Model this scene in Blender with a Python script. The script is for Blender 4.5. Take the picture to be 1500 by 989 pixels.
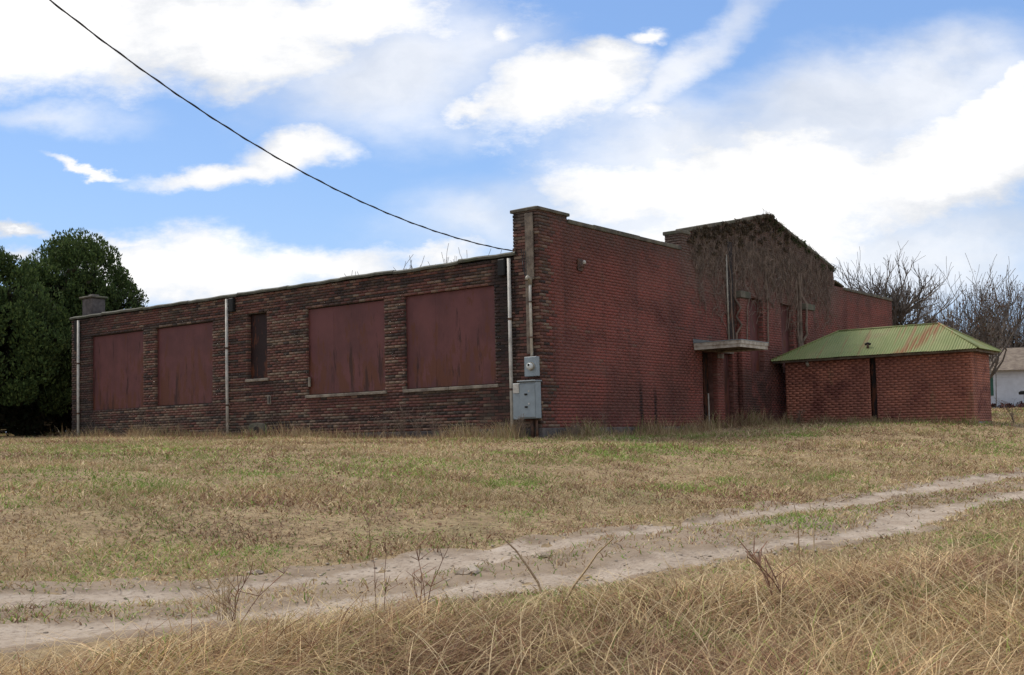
import bpy, bmesh, math, random
import numpy as np
from math import sin, cos, pi, radians, sqrt
from mathutils import Vector, Matrix

for o in list(bpy.data.objects): bpy.data.objects.remove(o)
random.seed(7); RG = np.random.default_rng(7)
SC = bpy.context.scene
COL = SC.collection

# ------------------------------------------------------------------ camera
EYE = Vector((-20.529, -15.022, 0.061))
VIEW_AZ = radians(37.65)
cd = bpy.data.cameras.new('camera'); cam = bpy.data.objects.new('camera', cd); COL.objects.link(cam)
cam.matrix_world = Matrix.Translation(EYE) @ Matrix.Rotation(VIEW_AZ - pi/2, 4, 'Z') @ Matrix.Rotation(radians(93.5), 4, 'X') @ Matrix.Rotation(radians(-1.27), 4, 'Z')
cd.sensor_fit = 'HORIZONTAL'; cd.sensor_width = 36; cd.lens = 1675/1500*36
cd.shift_y = 46/1500; cd.clip_start = .1; cd.clip_end = 3000
SC.camera = cam
SC.render.resolution_x = 1024; SC.render.resolution_y = 675
SC.view_settings.view_transform = 'Standard'; SC.view_settings.look = 'None'
SC.view_settings.exposure = 0.38; SC.view_settings.gamma = 1

# ------------------------------------------------------------------ sun
SUN_AZ, SUN_EL = radians(90), radians(56)
sl = bpy.data.lights.new('sun', 'SUN'); sl.energy = 2.7; sl.angle = radians(20); sl.color = (1, .93, .82)
so = bpy.data.objects.new('sun', sl); COL.objects.link(so)
so.rotation_euler = Vector((cos(SUN_AZ)*cos(SUN_EL), sin(SUN_AZ)*cos(SUN_EL), sin(SUN_EL))).to_track_quat('Z', 'Y').to_euler()

# ------------------------------------------------------------------ node helper
class NT:
    def __init__(s, t): s.t = t; s.n = t.nodes; s.l = t.links
    def new(s, k, **p):
        n = s.n.new(k)
        for a, b in p.items(): setattr(n, a, b)
        return n
    def put(s, sock, v):
        if isinstance(v, bpy.types.NodeSocket): s.l.new(v, sock)
        elif v is not None: sock.default_value = v
    def math(s, op, a, b=None, c=None, clamp=False):
        n = s.new('ShaderNodeMath', operation=op, use_clamp=clamp)
        for i, v in enumerate((a, b, c)): s.put(n.inputs[i], v)
        return n.outputs[0]
    def vmath(s, op, a, b=None, scale=None):
        n = s.new('ShaderNodeVectorMath', operation=op); s.put(n.inputs[0], a)
        if b is not None: s.put(n.inputs[1], b)
        if scale is not None: s.put(n.inputs['Scale'], scale)
        return n.outputs['Value'] if op in ('DOT_PRODUCT', 'LENGTH', 'DISTANCE') else n.outputs[0]
    def noise(s, vec, scale, detail=4, rough=.55, lac=2.0):
        n = s.new('ShaderNodeTexNoise'); s.put(n.inputs['Vector'], vec)
        n.inputs['Scale'].default_value = scale; n.inputs['Detail'].default_value = detail
        n.inputs['Roughness'].default_value = rough; n.inputs['Lacunarity'].default_value = lac
        return n.outputs['Fac']
    def mapr(s, v, a, b, c=0., d=1., smooth=True):
        n = s.new('ShaderNodeMapRange', interpolation_type='SMOOTHSTEP' if smooth else 'LINEAR')
        s.put(n.inputs[0], v)
        for i, q in enumerate((a, b, c, d)): s.put(n.inputs[i+1], q)
        return n.outputs[0]
    def mix(s, f, a, b):
        n = s.new('ShaderNodeMix', data_type='RGBA'); s.put(n.inputs[0], f)
        s.put(n.inputs[6], a if not isinstance(a, tuple) else (*a[:3], 1)); s.put(n.inputs[7], b if not isinstance(b, tuple) else (*b[:3], 1))
        return n.outputs[2]
    def ramp(s, f, pts):
        n = s.new('ShaderNodeValToRGB'); s.put(n.inputs[0], f); e = n.color_ramp.elements
        while len(e) < len(pts): e.new(.5)
        for q, (p, c) in zip(e, pts): q.position = p; q.color = (*c, 1)
        return n.outputs[0]
    def pos(s): return s.new('ShaderNodeNewGeometry').outputs['Position']
    def scaled(s, vec, sc):
        return s.vmath('MULTIPLY', vec, sc)
    def bump(s, h, strength=.4, dist=.01):
        n = s.new('ShaderNodeBump'); s.put(n.inputs['Height'], h); n.inputs['Strength'].default_value = strength
        n.inputs['Distance'].default_value = dist; return n.outputs[0]

# ------------------------------------------------------------------ world: Nishita sky with procedural cloud cover
W = bpy.data.worlds.new('World'); SC.world = W; W.use_nodes = True
w = NT(W.node_tree); w.n.clear()
sky = w.new('ShaderNodeTexSky', sky_type='NISHITA', sun_disc=False)
sky.sun_elevation = SUN_EL; sky.sun_rotation = pi/2 - SUN_AZ; sky.air_density = 1.0; sky.dust_density = .6; sky.ozone_density = 2.0
D = w.new('ShaderNodeTexCoord').outputs['Generated']
fx, fy = cos(VIEW_AZ), sin(VIEW_AZ)
df = w.vmath('DOT_PRODUCT', D, (fx, fy, 0)); dr = w.vmath('DOT_PRODUCT', D, (fy, -fx, 0))
dz = w.new('ShaderNodeSeparateXYZ'); w.l.new(D, dz.inputs[0]); dz = dz.outputs[2]
dfc = w.math('MAXIMUM', df, .15)
cu = w.math('DIVIDE', dr, dfc); cv = w.math('DIVIDE', dz, dfc)
cx = w.new('ShaderNodeCombineXYZ'); w.l.new(cu, cx.inputs[0]); w.l.new(cv, cx.inputs[1]); UV = cx.outputs[0]
# ragged distortion of the cloud outlines
nd = w.new('ShaderNodeTexNoise'); w.l.new(w.scaled(UV, (1., 1.7, 1)), nd.inputs['Vector']); nd.inputs['Scale'].default_value = 7; nd.inputs['Detail'].default_value = 7; nd.inputs['Roughness'].default_value = .6
dis = w.vmath('SCALE', w.vmath('SUBTRACT', nd.outputs['Color'], (.5, .5, .5)), scale=.085)
UVd = w.vmath('ADD', UV, dis)
def blob(px, py, rx, ry, rot, k, vec):
    u0 = (px-750)/1675; v0 = (643-.0221*(px-750)-py)/1675
    m = w.new('ShaderNodeMapping', vector_type='TEXTURE'); w.l.new(vec, m.inputs[0])
    m.inputs['Location'].default_value = (u0, v0, 0); m.inputs['Rotation'].default_value = (0, 0, radians(rot)); m.inputs['Scale'].default_value = (rx/1675, ry/1675, 1)
    flat = w.scaled(m.outputs[0], (1, 1, 0))
    L = w.vmath('LENGTH', flat)
    return w.math('MULTIPLY', w.math('SUBTRACT', 1.0, L), k)
def field(lst, vec):
    r = None
    for b in lst:
        q = blob(*b, vec); r = q if r is None else w.math('SMOOTH_MAX', r, q, .15)
    return r
HARD = [(60,10,340,140,0,1.2),(330,30,260,110,-8,1.1),(480,10,240,75,0,.9),(400,110,90,28,0,.5),
 (330,242,160,24,3,.9),(440,212,100,38,8,.95),(128,240,62,9,-5,.8),(20,318,80,12,-8,.8),(190,340,110,12,0,.5),(20,355,60,14,0,.5),
 (270,395,240,72,-4,1.2),(470,385,170,40,-5,.9),(640,372,110,18,0,.6),
 (830,125,150,75,8,1.1),(900,75,75,36,0,.8),(970,38,38,18,0,.8),(700,150,70,20,5,.7),(735,60,35,25,30,.4),(960,160,75,35,0,.7),
 (960,270,210,90,0,.9),(1160,250,280,95,-8,1.0),(1420,230,270,110,25,1.25),(1480,130,110,40,25,.9),(1120,330,380,110,0,.7),(600,30,190,55,0,.35)]
VEIL = [(600,90,240,120,0,1.0),(1000,100,230,34,38,.9),(1300,130,330,95,10,1.1),(1000,330,380,130,0,.9),(1300,380,330,110,0,1.0),(60,170,120,22,0,.45),(700,330,160,60,0,.5),(1130,240,380,150,0,1.1),(1000,200,260,90,10,.9)]
n1 = w.math('SUBTRACT', w.noise(w.scaled(UV, (1, 2.0, 1)), 13, 9, .68), .5)
n2 = w.math('SUBTRACT', w.noise(w.scaled(UV, (1, 2.2, 1)), 4, 6, .6), .5)
hf = w.math('ADD', w.math('ADD', field(HARD, UVd), w.math('MULTIPLY', n1, 1.15)), w.math('MULTIPLY', n2, .25))
hard = w.mapr(hf, -.16, .56)
vf = w.math('ADD', field(VEIL, UVd), w.math('MULTIPLY', n2, 1.2))
veil = w.math('MULTIPLY', w.mapr(vf, -.25, .8), .8)
inview = w.math('MAXIMUM', hard, veil)
# the same broken cloud cover everywhere else
gn = w.noise(w.scaled(D, (1, 1, 2.2)), 2.6, 8, .58)
gen = w.math('MAXIMUM', w.mapr(gn, .38, .56), w.math('MULTIPLY', w.mapr(w.noise(D, 1.6, 4), .4, .7), .5))
side = w.mapr(w.math('ADD', w.math('MULTIPLY', df, 1.0), w.math('MULTIPLY', dz, -.4)), .35, .6)
msk = w.math('ADD', w.math('MULTIPLY', inview, side), w.math('MULTIPLY', gen, w.math('SUBTRACT', 1.0, side)))
shade = w.mapr(w.noise(w.scaled(UVd, (1, 1.6, 1)), 5, 6, .55), .35, .7)
ccol = w.mix(shade, (8.4, 8.35, 8.3), (5.7, 5.95, 6.4))
ccol = w.mix(w.mapr(hf, .4, 1.0), ccol, (8.9, 8.8, 8.7))
skyc = w.vmath('MULTIPLY', sky.outputs[0], (1.0, 1.1, 1.25)); skyc = w.mix(.65, skyc, w.mix(w.mapr(dz, .05, .4), (2.9, 4.7, 7.5), (1.9, 3.4, 6.5)))
pale = w.mix(w.mapr(dz, .0, .25, .6, .0), skyc, (3.9, 5.1, 6.9))
fin = w.mix(msk, pale, ccol)
bg = w.new('ShaderNodeBackground'); w.l.new(fin, bg.inputs[0]); bg.inputs[1].default_value = .1
wo = w.new('ShaderNodeOutputWorld'); w.l.new(bg.outputs[0], wo.inputs[0])

# ------------------------------------------------------------------ object helpers
def tag(o, label=None, cat=None, group=None, kind=None):
    if label: o['label'] = label
    if cat: o['category'] = cat
    if group: o['group'] = group
    if kind: o['kind'] = kind
    return o
def thing(name, loc, label, cat, group=None, rz=0):
    o = bpy.data.objects.new(name, None); o.location = loc; o.rotation_euler.z = rz; o.empty_display_size = .3
    COL.objects.link(o); return tag(o, label, cat, group)
def link(name, me, parent=None, loc=None):
    o = bpy.data.objects.new(name, me)
    if loc is not None: o.location = loc
    COL.objects.link(o)
    if parent is not None:
        o.parent = parent
        if loc is None:      # geometry written in world coordinates: keep it there
            bpy.context.view_layer.update()
            o.matrix_parent_inverse = parent.matrix_world.inverted()
    return o
def nmesh(name, V, idx, sizes, mat, attrs=None, smooth=False):
    me = bpy.data.meshes.new(name)
    V = np.asarray(V, np.float32); idx = np.asarray(idx, np.int32).ravel(); sizes = np.asarray(sizes, np.int32)
    me.vertices.add(len(V)); me.vertices.foreach_set('co', V.ravel())
    me.loops.add(len(idx)); me.loops.foreach_set('vertex_index', idx)
    me.polygons.add(len(sizes)); st = np.concatenate([[0], np.cumsum(sizes)[:-1]]).astype(np.int32)
    me.polygons.foreach_set('loop_start', st)
    try: me.polygons.foreach_set('loop_total', sizes)
    except Exception: pass
    me.update(calc_edges=True)
    if attrs:
        for k, (dom, typ, val) in attrs.items():
            a = me.attributes.new(k, typ, dom)
            a.data.foreach_set('color' if typ == 'FLOAT_COLOR' else 'value', np.asarray(val, np.float32).ravel())
    if smooth: me.polygons.foreach_set('use_smooth', np.ones(len(sizes), bool))
    me.materials.append(mat)
    return me
class MB:
    """collects simple solids in world coordinates"""
    def __init__(s): s.v = []; s.f = []
    def poly(s, pts): b = len(s.v); s.v += [tuple(p) for p in pts]; s.f.append(tuple(range(b, b+len(pts)))); return s
    def box(s, x0, x1, y0, y1, z0, z1):
        b = len(s.v)
        s.v += [(x0,y0,z0),(x1,y0,z0),(x1,y1,z0),(x0,y1,z0),(x0,y0,z1),(x1,y0,z1),(x1,y1,z1),(x0,y1,z1)]
        s.f += [(b,b+3,b+2,b+1),(b+4,b+5,b+6,b+7),(b,b+1,b+5,b+4),(b+1,b+2,b+6,b+5),(b+2,b+3,b+7,b+6),(b+3,b,b+4,b+7)]; return s
    def prism(s, poly, axis, a, b):
        """poly in the two other axes, extruded along axis from a to b"""
        def P(p, t):
            return (t, p[0], p[1]) if axis == 0 else (p[0], t, p[1]) if axis == 1 else (p[0], p[1], t)
        n = len(poly); k = len(s.v)
        s.v += [P(p, a) for p in poly] + [P(p, b) for p in poly]
        s.f += [tuple(range(k, k+n)), tuple(range(k+2*n-1, k+n-1, -1))]
        s.f += [(k+i, k+(i+1) % n, k+n+(i+1) % n, k+n+i) for i in range(n)]; return s
    def tube(s, pts, r, n=6, cap=True):
        pts = [Vector(p) for p in pts]; k = len(s.v); N = len(pts)
        R = r if isinstance(r, (list, tuple)) else [r]*N
        up = Vector((0, 0, 1)) if abs((pts[-1]-pts[0]).normalized().z) < .9 else Vector((1, 0, 0))
        for i, p in enumerate(pts):
            t = (pts[min(i+1, N-1)]-pts[max(i-1, 0)]).normalized()
            a = t.cross(up).normalized(); b = a.cross(t)
            for j in range(n):
                q = 2*pi*j/n; s.v.append(tuple(p+(a*cos(q)+b*sin(q))*R[i]))
        for i in range(N-1):
            for j in range(n):
                s.f.append((k+i*n+j, k+i*n+(j+1) % n, k+(i+1)*n+(j+1) % n, k+(i+1)*n+j))
        if cap: s.f += [tuple(k+j for j in range(n))[::-1], tuple(k+(N-1)*n+j for j in range(n))]
        return s
    def build(s, name, mat, parent=None, bevel=0, smooth=False):
        me = bpy.data.meshes.new(name); me.from_pydata(s.v, [], s.f)
        bm = bmesh.new(); bm.from_mesh(me); bmesh.ops.recalc_face_normals(bm, faces=bm.faces)
        if bevel: bmesh.ops.bevel(bm, geom=[e for e in bm.edges if e.is_manifold and e.calc_face_angle(0) > .5], offset=bevel, segments=1, affect='EDGES')
        bm.to_mesh(me); bm.free()
        if smooth: me.polygons.foreach_set('use_smooth', [True]*len(me.polygons))
        me.materials.append(mat)
        return link(name, me, parent)
def copy_tree(o, parent=None):
    c = o.copy(); COL.objects.link(c); c.parent = parent
    for ch in o.children: copy_tree(ch, c)
    return c

# ------------------------------------------------------------------ materials
def material(name, fn, rough=.85, spec=.25):
    m = bpy.data.materials.new(name); m.use_nodes = True; t = NT(m.node_tree)
    b = t.n['Principled BSDF']; b.inputs['Roughness'].default_value = rough; b.inputs['Specular IOR Level'].default_value = spec
    r = fn(t); c, h = r[0], r[1]
    t.put(b.inputs['Base Color'], c if not isinstance(c, tuple) else (*c, 1))
    if h is not None: t.l.new(h, b.inputs['Normal'])
    if len(r) > 2 and r[2] is not None: t.put(b.inputs['Roughness'], r[2])
    return m
def brick_fn(kind, single=False, paint_flag=0.):
    def fn(t):
        P = t.pos()
        if single:
            rnd = t.new('ShaderNodeObjectInfo').outputs['Random']; pf = paint_flag
        else:
            rnd = t.new('ShaderNodeAttribute', attribute_name='rnd').outputs['Fac']; pf = t.new('ShaderNodeAttribute', attribute_name='paint').outputs['Fac']
        raw = t.ramp(rnd, [(0, (.04, .027, .024)), (.2, (.075, .04, .033)), (.45, (.125, .05, .041)), (.68, (.155, .075, .055)), (.85, (.19, .138, .1)), (1, (.05, .038, .033))])
        big = t.noise(P, .55, 5, .6); fine = t.noise(P, 9, 5, .65); mid = t.noise(P, 2.2, 6, .65)
        raw = t.mix(t.mapr(mid, .45, .75, 0, .6), raw, (.115, .085, .055))
        raw = t.mix(t.mapr(big, .5, .72, 0, .55), raw, (.022, .019, .018))
        base = {'wall': (.26, .074, .057), 'shed': (.46, .18, .115)}[kind]; dk = {'wall': (.13, .05, .04), 'shed': (.27, .105, .074)}[kind]
        pt = t.mix(t.mapr(big, .35, .65), base, dk)
        pt = t.mix(t.math('MULTIPLY', rnd, .35), pt, (.12, .05, .04))
        pt = t.mix(t.mapr(mid, .55, .72, 0, .55), pt, (.2, .105, .075))
        if kind == 'shed': pt = t.mix(t.mapr(t.noise(t.scaled(P, (1, 1, .25)), 3.5, 6, .7), .56, .7, 0, .7), pt, (.2, .13, .07))
        # rain-washed vertical streaks
        st = t.noise(t.scaled(P, (3.2, 3.2, .16)), 1.0, 6, .65)
        pt = t.mix(t.mapr(st, .52, .72, 0, .5 if kind == 'wall' else .4), pt, (.06, .03, .025))
        pt = t.mix(t.mapr(t.noise(P, 1.1, 7, .7), .54, .64, 0, .6), pt, (.11, .027, .024)); pt = t.mix(t.mapr(t.noise(t.scaled(P, (1, 1, 2.2)), 5, 7, .75), .56, .7, 0, .6), pt, (.23, .13, .1)); pt = t.mix(t.mapr(fine, .6, .8, 0, .4), pt, (.27, .18, .14))
        col = t.mix(pf, raw, pt)
        if kind == 'wall':
            sx = t.new('ShaderNodeSeparateXYZ'); t.l.new(P, sx.inputs[0]); X, Y, Z = sx.outputs
            # lichen and soot below the parapet and under the gable
            ht = t.math('ADD', Z, t.math('MULTIPLY', t.math('SUBTRACT', mid, .5), 1.6))
            col = t.mix(t.mapr(ht, 4.35, 5.35, 0, .7), col, (.085, .068, .055))
            gx = t.math('ABSOLUTE', t.math('SUBTRACT', X, 12.0))
            g = t.math('MULTIPLY', t.mapr(gx, 4.6, 6.2, 1, 0), t.mapr(ht, 3.3, 4.6, 0, .75))
            col = t.mix(g, col, (.15, .105, .085))
            # damp grime by the entrance
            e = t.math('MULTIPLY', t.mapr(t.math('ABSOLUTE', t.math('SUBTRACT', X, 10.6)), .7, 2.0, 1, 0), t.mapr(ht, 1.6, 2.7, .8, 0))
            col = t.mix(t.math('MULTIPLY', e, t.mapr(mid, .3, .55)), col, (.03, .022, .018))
            # black run-off stain beside the downpipe
            sy = t.math('ADD', Y, t.math('MULTIPLY', t.math('SUBTRACT', mid, .5), .9))
            s2 = t.math('MULTIPLY', t.math('MULTIPLY', t.mapr(sy, .55, .75), t.mapr(sy, 1.15, 1.55, 1, 0)), t.mapr(X, .05, .1, 1, 0))
            s2 = t.math('MULTIPLY', s2, t.mapr(Z, .6, 2.6, .35, 1.))
            col = t.mix(t.math('MULTIPLY', s2, .85), col, (.014, .012, .012))
            lf = t.math('MULTIPLY', t.mapr(Y, 15.2, 18.2, 0, .55), t.mapr(X, .05, .1, 1, 0))
            col = t.mix(lf, col, (.03, .024, .022))
            # two long black cracks low on the front wall
            for c0, z1 in ((4.22, 1.75), (4.92, 1.65)):
                cxx = t.math('ABSOLUTE', t.math('SUBTRACT', t.math('ADD', X, t.math('MULTIPLY', t.math('SUBTRACT', mid, .5), .25)), c0))
                cc = t.math('MULTIPLY', t.math('MULTIPLY', t.mapr(cxx, .025, .12, 1, 0), t.mapr(Z, z1-.8, z1, 1, 0)), t.mapr(Y, -.3, .3, 1, 1))
                cc = t.math('MULTIPLY', cc, t.mapr(X, .5, 1))
                col = t.mix(t.math('MULTIPLY', cc, .88), col, (.012, .009, .009))
        h = t.math('ADD', t.math('MULTIPLY', fine, .6), t.math('MULTIPLY', t.noise(P, 38, 3), .4))
        return col, t.bump(h, .6, .012)
    return fn
M = {}
M['brick'] = material('weathered brick', brick_fn('wall'), .9)
M['brick_raw'] = material('bare brick', brick_fn('wall', True, 0.), .9)
M['brick_painted'] = material('painted brick', brick_fn('wall', True, .93), .85)
M['shed_brick'] = material('shed brick', brick_fn('shed'), .88)
def mortar(c, c2):
    def fn(t):
        P = t.pos(); n = t.noise(P, 4, 6, .7)
        return t.mix(t.mapr(n, .35, .65), c, c2), t.bump(t.noise(P, 30, 4), .5, .01)
    return fn
M['mortar'] = material('shadowed mortar', mortar((.085, .068, .054), (.035, .03, .026)))  # shadow in the raked joints is put into this dark tone
M['mortar_red'] = material('painted mortar', mortar((.2, .1, .08), (.1, .048, .04)))
M['mortar_shed'] = material('shed render', mortar((.2, .075, .05), (.13, .05, .038)))
def conc(c, c2, s=3, green=0):
    def fn(t):
        P = t.pos(); a = t.noise(P, s, 7, .65); b = t.noise(P, s*7, 5, .7)
        col = t.mix(t.mapr(a, .35, .65), c, c2); col = t.mix(t.mapr(b, .55, .75, 0, .5), col, tuple(x*.4 for x in c2))
        if green: col = t.mix(t.mapr(t.noise(P, 2, 4), .5, .7, 0, green), col, (.075, .09, .05))
        return col, t.bump(b, .6, .015)
    return fn
M['coping'] = material('lichened concrete coping', conc((.15, .135, .1), (.07, .062, .05), 3, .6))
M['sill'] = material('worn concrete sill', conc((.27, .23, .18), (.13, .105, .085)))
M['foundation'] = material('grey foundation concrete', conc((.13, .115, .108), (.06, .052, .05)))
M['foundation_pale'] = material('pale footing concrete', conc((.27, .26, .24), (.16, .15, .13)))
M['edge_metal'] = material('tarnished roof edge', conc((.11, .11, .085), (.05, .048, .04), 2, .5), .75)
M['roofing'] = material('tar roofing', conc((.05, .05, .05), (.03, .03, .03)))
def board(c):
    def fn(t):
        P = t.pos(); a = t.noise(P, 1.1, 6, .6); s = t.noise(t.scaled(P, (2.6, 2.6, .8)), 1.6, 6, .7); f = t.noise(t.scaled(P, (9, 9, 1)), 3, 4)
        col = t.mix(t.mapr(a, .35, .65), c, tuple(x*.72 for x in c))
        sx = t.new('ShaderNodeSeparateXYZ'); t.l.new(P, sx.inputs[0]); low = t.mapr(sx.outputs[2], 1.4, 3.3, .075, -.05)
        col = t.mix(t.mapr(t.math('ADD', s, low), .53, .6, 0, .85), col, (.1, .032, .014)); col = t.mix(t.mapr(t.math('ADD', t.noise(t.scaled(P, (4, 4, .6)), 1.3, 6, .7), t.math('MULTIPLY', low, .6)), .57, .66, 0, .8), col, (.03, .011, .008))
        col = t.mix(t.mapr(t.noise(P, 7, 5, .7), .66, .76, 0, .5), col, (.03, .013, .013))
        col = t.mix(t.mapr(f, .55, .8, 0, .25), col, tuple(min(1, x*1.5) for x in c))
        return col, t.bump(f, .3, .006)
    return fn
M['board'] = material('maroon painted plywood', board((.122, .042, .039)), .65, .3)
M['board_dark'] = material('dark maroon plywood', board((.024, .011, .01)), .7)
M['door'] = material('blackened door wood', board((.02, .014, .012)), .8)
def plain(c, v=.25, s=6, rough=.5, metallic=0):
    def fn(t):
        P = t.pos(); a = t.noise(P, s, 6, .65)
        return t.mix(t.mapr(a, .3, .7), c, tuple(x*(1-v) for x in c)), t.bump(a, .15, .004)
    m = material('mat', fn, rough); m.node_tree.nodes['Principled BSDF'].inputs['Metallic'].default_value = metallic; return m
M['pipe'] = plain((.55, .52, .46), .4, 5, .55); M['pipe'].name = 'weathered white pipe'
M['conduit'] = plain((.36, .33, .27), .4, 8, .5, .2); M['conduit'].name = 'galvanised conduit'
M['box'] = plain((.25, .29, .31), .18, 4, .45, .1); M['box'].name = 'grey enamelled steel'
M['glass'] = plain((.5, .52, .5), .1, 4, .12); M['glass'].name = 'meter glass'
M['dark'] = plain((.018, .017, .016), .4, 6, .7); M['dark'].name = 'black'
M['cable'] = plain((.03, .03, .033), .3, 9, .6); M['cable'].name = 'cable rubber'
M['wood_grey'] = material('weathered grey timber', conc((.21, .17, .13), (.1, .08, .065), 5))
M['canopy'] = material('flaking white canopy timber', conc((.5, .46, .39), (.3, .25, .2), 7))
M['white_paint'] = plain((.6, .62, .66), .15, 3, .7); M['white_paint'].name = 'white clapboard paint'
M['house_roof'] = material('brown shingle roof', conc((.2, .16, .12), (.12, .09, .07), 3))
M['shutter'] = plain((.03, .1, .07), .2, 3); M['shutter'].name = 'green shutter'
M['carpaint'] = plain((.02, .028, .04), .1, 3, .25); M['carpaint'].name = 'dark blue car paint'
M['carglass'] = plain((.09, .11, .13), .1, 3, .08); M['carglass'].name = 'car glass'
M['rust_metal'] = material('rusty metal', conc((.12, .06, .035), (.05, .035, .03), 6), .7)
def roof_fn(t):
    P = t.pos(); a = t.noise(P, .9, 5, .6)
    r = t.new('ShaderNodeObjectInfo').outputs['Random']
    col = t.mix(t.mapr(a, .35, .7), (.16, .185, .065), (.225, .235, .1))
    col = t.mix(t.math('MULTIPLY', r, .35), col, (.2, .25, .11))
    sx = t.new('ShaderNodeSeparateXYZ'); t.l.new(P, sx.inputs[0])
    st = t.noise(t.scaled(P, (.5, 7., .5)), 1.0, 5, .6)
    col = t.mix(t.mapr(st, .55, .68, 0, .85), col, (.23, .13, .065))
    col = t.mix(t.mapr(t.noise(P, 1.7, 6, .65), .52, .68, 0, .7), col, (.2, .16, .08))
    band = t.math('ADD', sx.outputs[1], t.math('MULTIPLY', t.math('SUBTRACT', sx.outputs[2], 2.25), .95))
    b = t.math('MULTIPLY', t.mapr(t.math('ABSOLUTE', t.math('SUBTRACT', band, -4.05)), .1, .42, 1, 0), t.mapr(t.noise(t.scaled(P, (1, 9, 1)), 1.3, 3), .4, .55))
    col = t.mix(t.math('MULTIPLY', b, .9), col, (.2, .085, .035))
    return col, t.bump(t.noise(P, 20, 3), .2, .004)
M['green_roof'] = material('green corrugated iron', roof_fn, .6)
def tint_mat(name, trans=.3, rough=.8):
    m = bpy.data.materials.new(name); m.use_nodes = True; t = NT(m.node_tree); b = t.n['Principled BSDF']
    b.inputs['Roughness'].default_value = rough; b.inputs['Specular IOR Level'].default_value = .15
    c = t.new('ShaderNodeAttribute', attribute_name='tint').outputs['Color']; t.l.new(c, b.inputs['Base Color'])
    tr = t.new('ShaderNodeBsdfTranslucent'); t.l.new(c, tr.inputs[0])
    mx = t.new('ShaderNodeMixShader'); mx.inputs[0].default_value = trans
    t.l.new(b.outputs[0], mx.inputs[1]); t.l.new(tr.outputs[0], mx.inputs[2]); t.l.new(mx.outputs[0], t.n['Material Output'].inputs[0])
    return m
M['grass'] = tint_mat('dry grass blades', .25); M['leaf'] = tint_mat('foliage', .2)
M['twig'] = material('bark and twigs', conc((.15, .125, .108), (.07, .058, .05), 4))
M['vine'] = material('dead vine stems', conc((.23, .17, .13), (.11, .083, .064), 6))
def ground_fn(t):
    P = t.pos(); a = t.noise(P, .35, 6, .62); b = t.noise(P, 2.4, 8, .7); c = t.noise(P, 14, 6, .7)
    col = t.ramp(b, [(.3, (.18, .12, .07)), (.45, (.3, .215, .125)), (.6, (.38, .285, .165)), (.75, (.25, .18, .1))])
    col = t.mix(t.mapr(a, .55, .72, 0, .4), col, (.16, .16, .07))
    col = t.mix(t.mapr(c, .4, .7, 0, .6), col, (.075, .055, .035))
    return col, t.bump(t.math('ADD', b, c), .8, .05)
M['ground'] = material('dry field soil and thatch', ground_fn, .95, .1)
def track_fn(t):
    P = t.pos(); k = t.new('ShaderNodeAttribute', attribute_name='rut').outputs['Fac']
    b = t.noise(P, 2.1, 8, .7); c = t.noise(t.scaled(P, (1, 1.6, 1)), 17, 7, .72)
    dirt = t.ramp(b, [(.3, (.24, .185, .14)), (.5, (.34, .275, .215)), (.68, (.42, .35, .285)), (.8, (.27, .21, .155))])
    dirt = t.mix(t.mapr(c, .48, .66, 0, .75), dirt, (.15, .112, .082)); dirt = t.mix(t.mapr(t.noise(P, 60, 3, .8), .6, .75, 0, .7), dirt, (.5, .44, .37))
    mid = t.ramp(b, [(.3, (.14, .1, .07)), (.5, (.26, .2, .145)), (.7, (.17, .125, .085))])
    kk = t.mapr(t.math('ADD', t.math('ADD', k, t.math('MULTIPLY', t.math('SUBTRACT', b, .5), 1.3)), t.math('MULTIPLY', t.math('SUBTRACT', c, .5), 1.2)), .3, .75)
    
    h = t.math('ADD', b, t.math('MULTIPLY', t.noise(P, 45, 4, .7), .35))
    return t.mix(kk, mid, dirt), t.bump(h, .7, .03)
M['track'] = material('gravelly dirt', track_fn, .95, .1)

# ------------------------------------------------------------------ terrain
CTRL=np.array([(0,18.2,.36),(0,10.8,.28),(0,4,.11),(0,.5,.03),(-.5,-.3,.02),(1.5,-.2,.04),(3.5,-.2,.06),(6.3,-.2,.15),(8,-.2,.27),(10,-.2,.27),(12,-.3,.25),(12,-3,.28),(12.1,-5.9,.17),(14.5,-5.8,.2),(22,0,.5),(23,10,.7),
(-30,-8.5,-1.1),(-22,-8.3,-1.05),(-16,-8,-1.0),(-12,-8.6,-.95),(-12,-10.4,-.97),(-17,-9.8,-1.03),(-6,-9,-.88),(-6,-10.8,-.89),(1,-9.6,-.74),(1,-11.4,-.76),(8,-10,-.5),(8,-11.8,-.55),(20,-11,-.1),
(5,-4,-.1),(0,-4,-.2),(-5,-4,-.3),(-10,-4.2,-.42),(-18,-4,-.5),(-20,2,-.15),(-10,2,-.02),(-5,2,.03),(-10,12,.24),(-20,15,.22),(-10,25,.45),(0,30,.6),
(-20.5,-15,-1.5),(-17,-13,-1.28),(-15.3,-11.6,-1.12),(-12,-12.6,-1.06),(-8,-13.4,-1.0),(-20,-11.6,-1.22),(-25,-15,-1.5),(-15,-18,-1.5),(-5,-17,-1.1),(5,-16,-.8),(15,-18,-.4),
(31,-2.5,.8),(58,5,1.15),(45,2,1.0),(58,-30,.9),(30,-20,.2),(40,30,1.3),(90,40,1.6),(0,70,1.2),(-60,60,.8),(-60,0,-.3),(-60,-60,-1.5),(60,-60,.2),(0,-60,-1.2),(90,-20,1.4),(110,100,1.8)],float)
_c=2.5
def _k(a,b): return np.sqrt(((a[:,None,:]-b[None,:,:])**2).sum(2)+_c*_c)
_A=np.zeros((len(CTRL)+1,)*2);_A[:-1,:-1]=_k(CTRL[:,:2],CTRL[:,:2]);_A[-1,:-1]=_A[:-1,-1]=1
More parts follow.
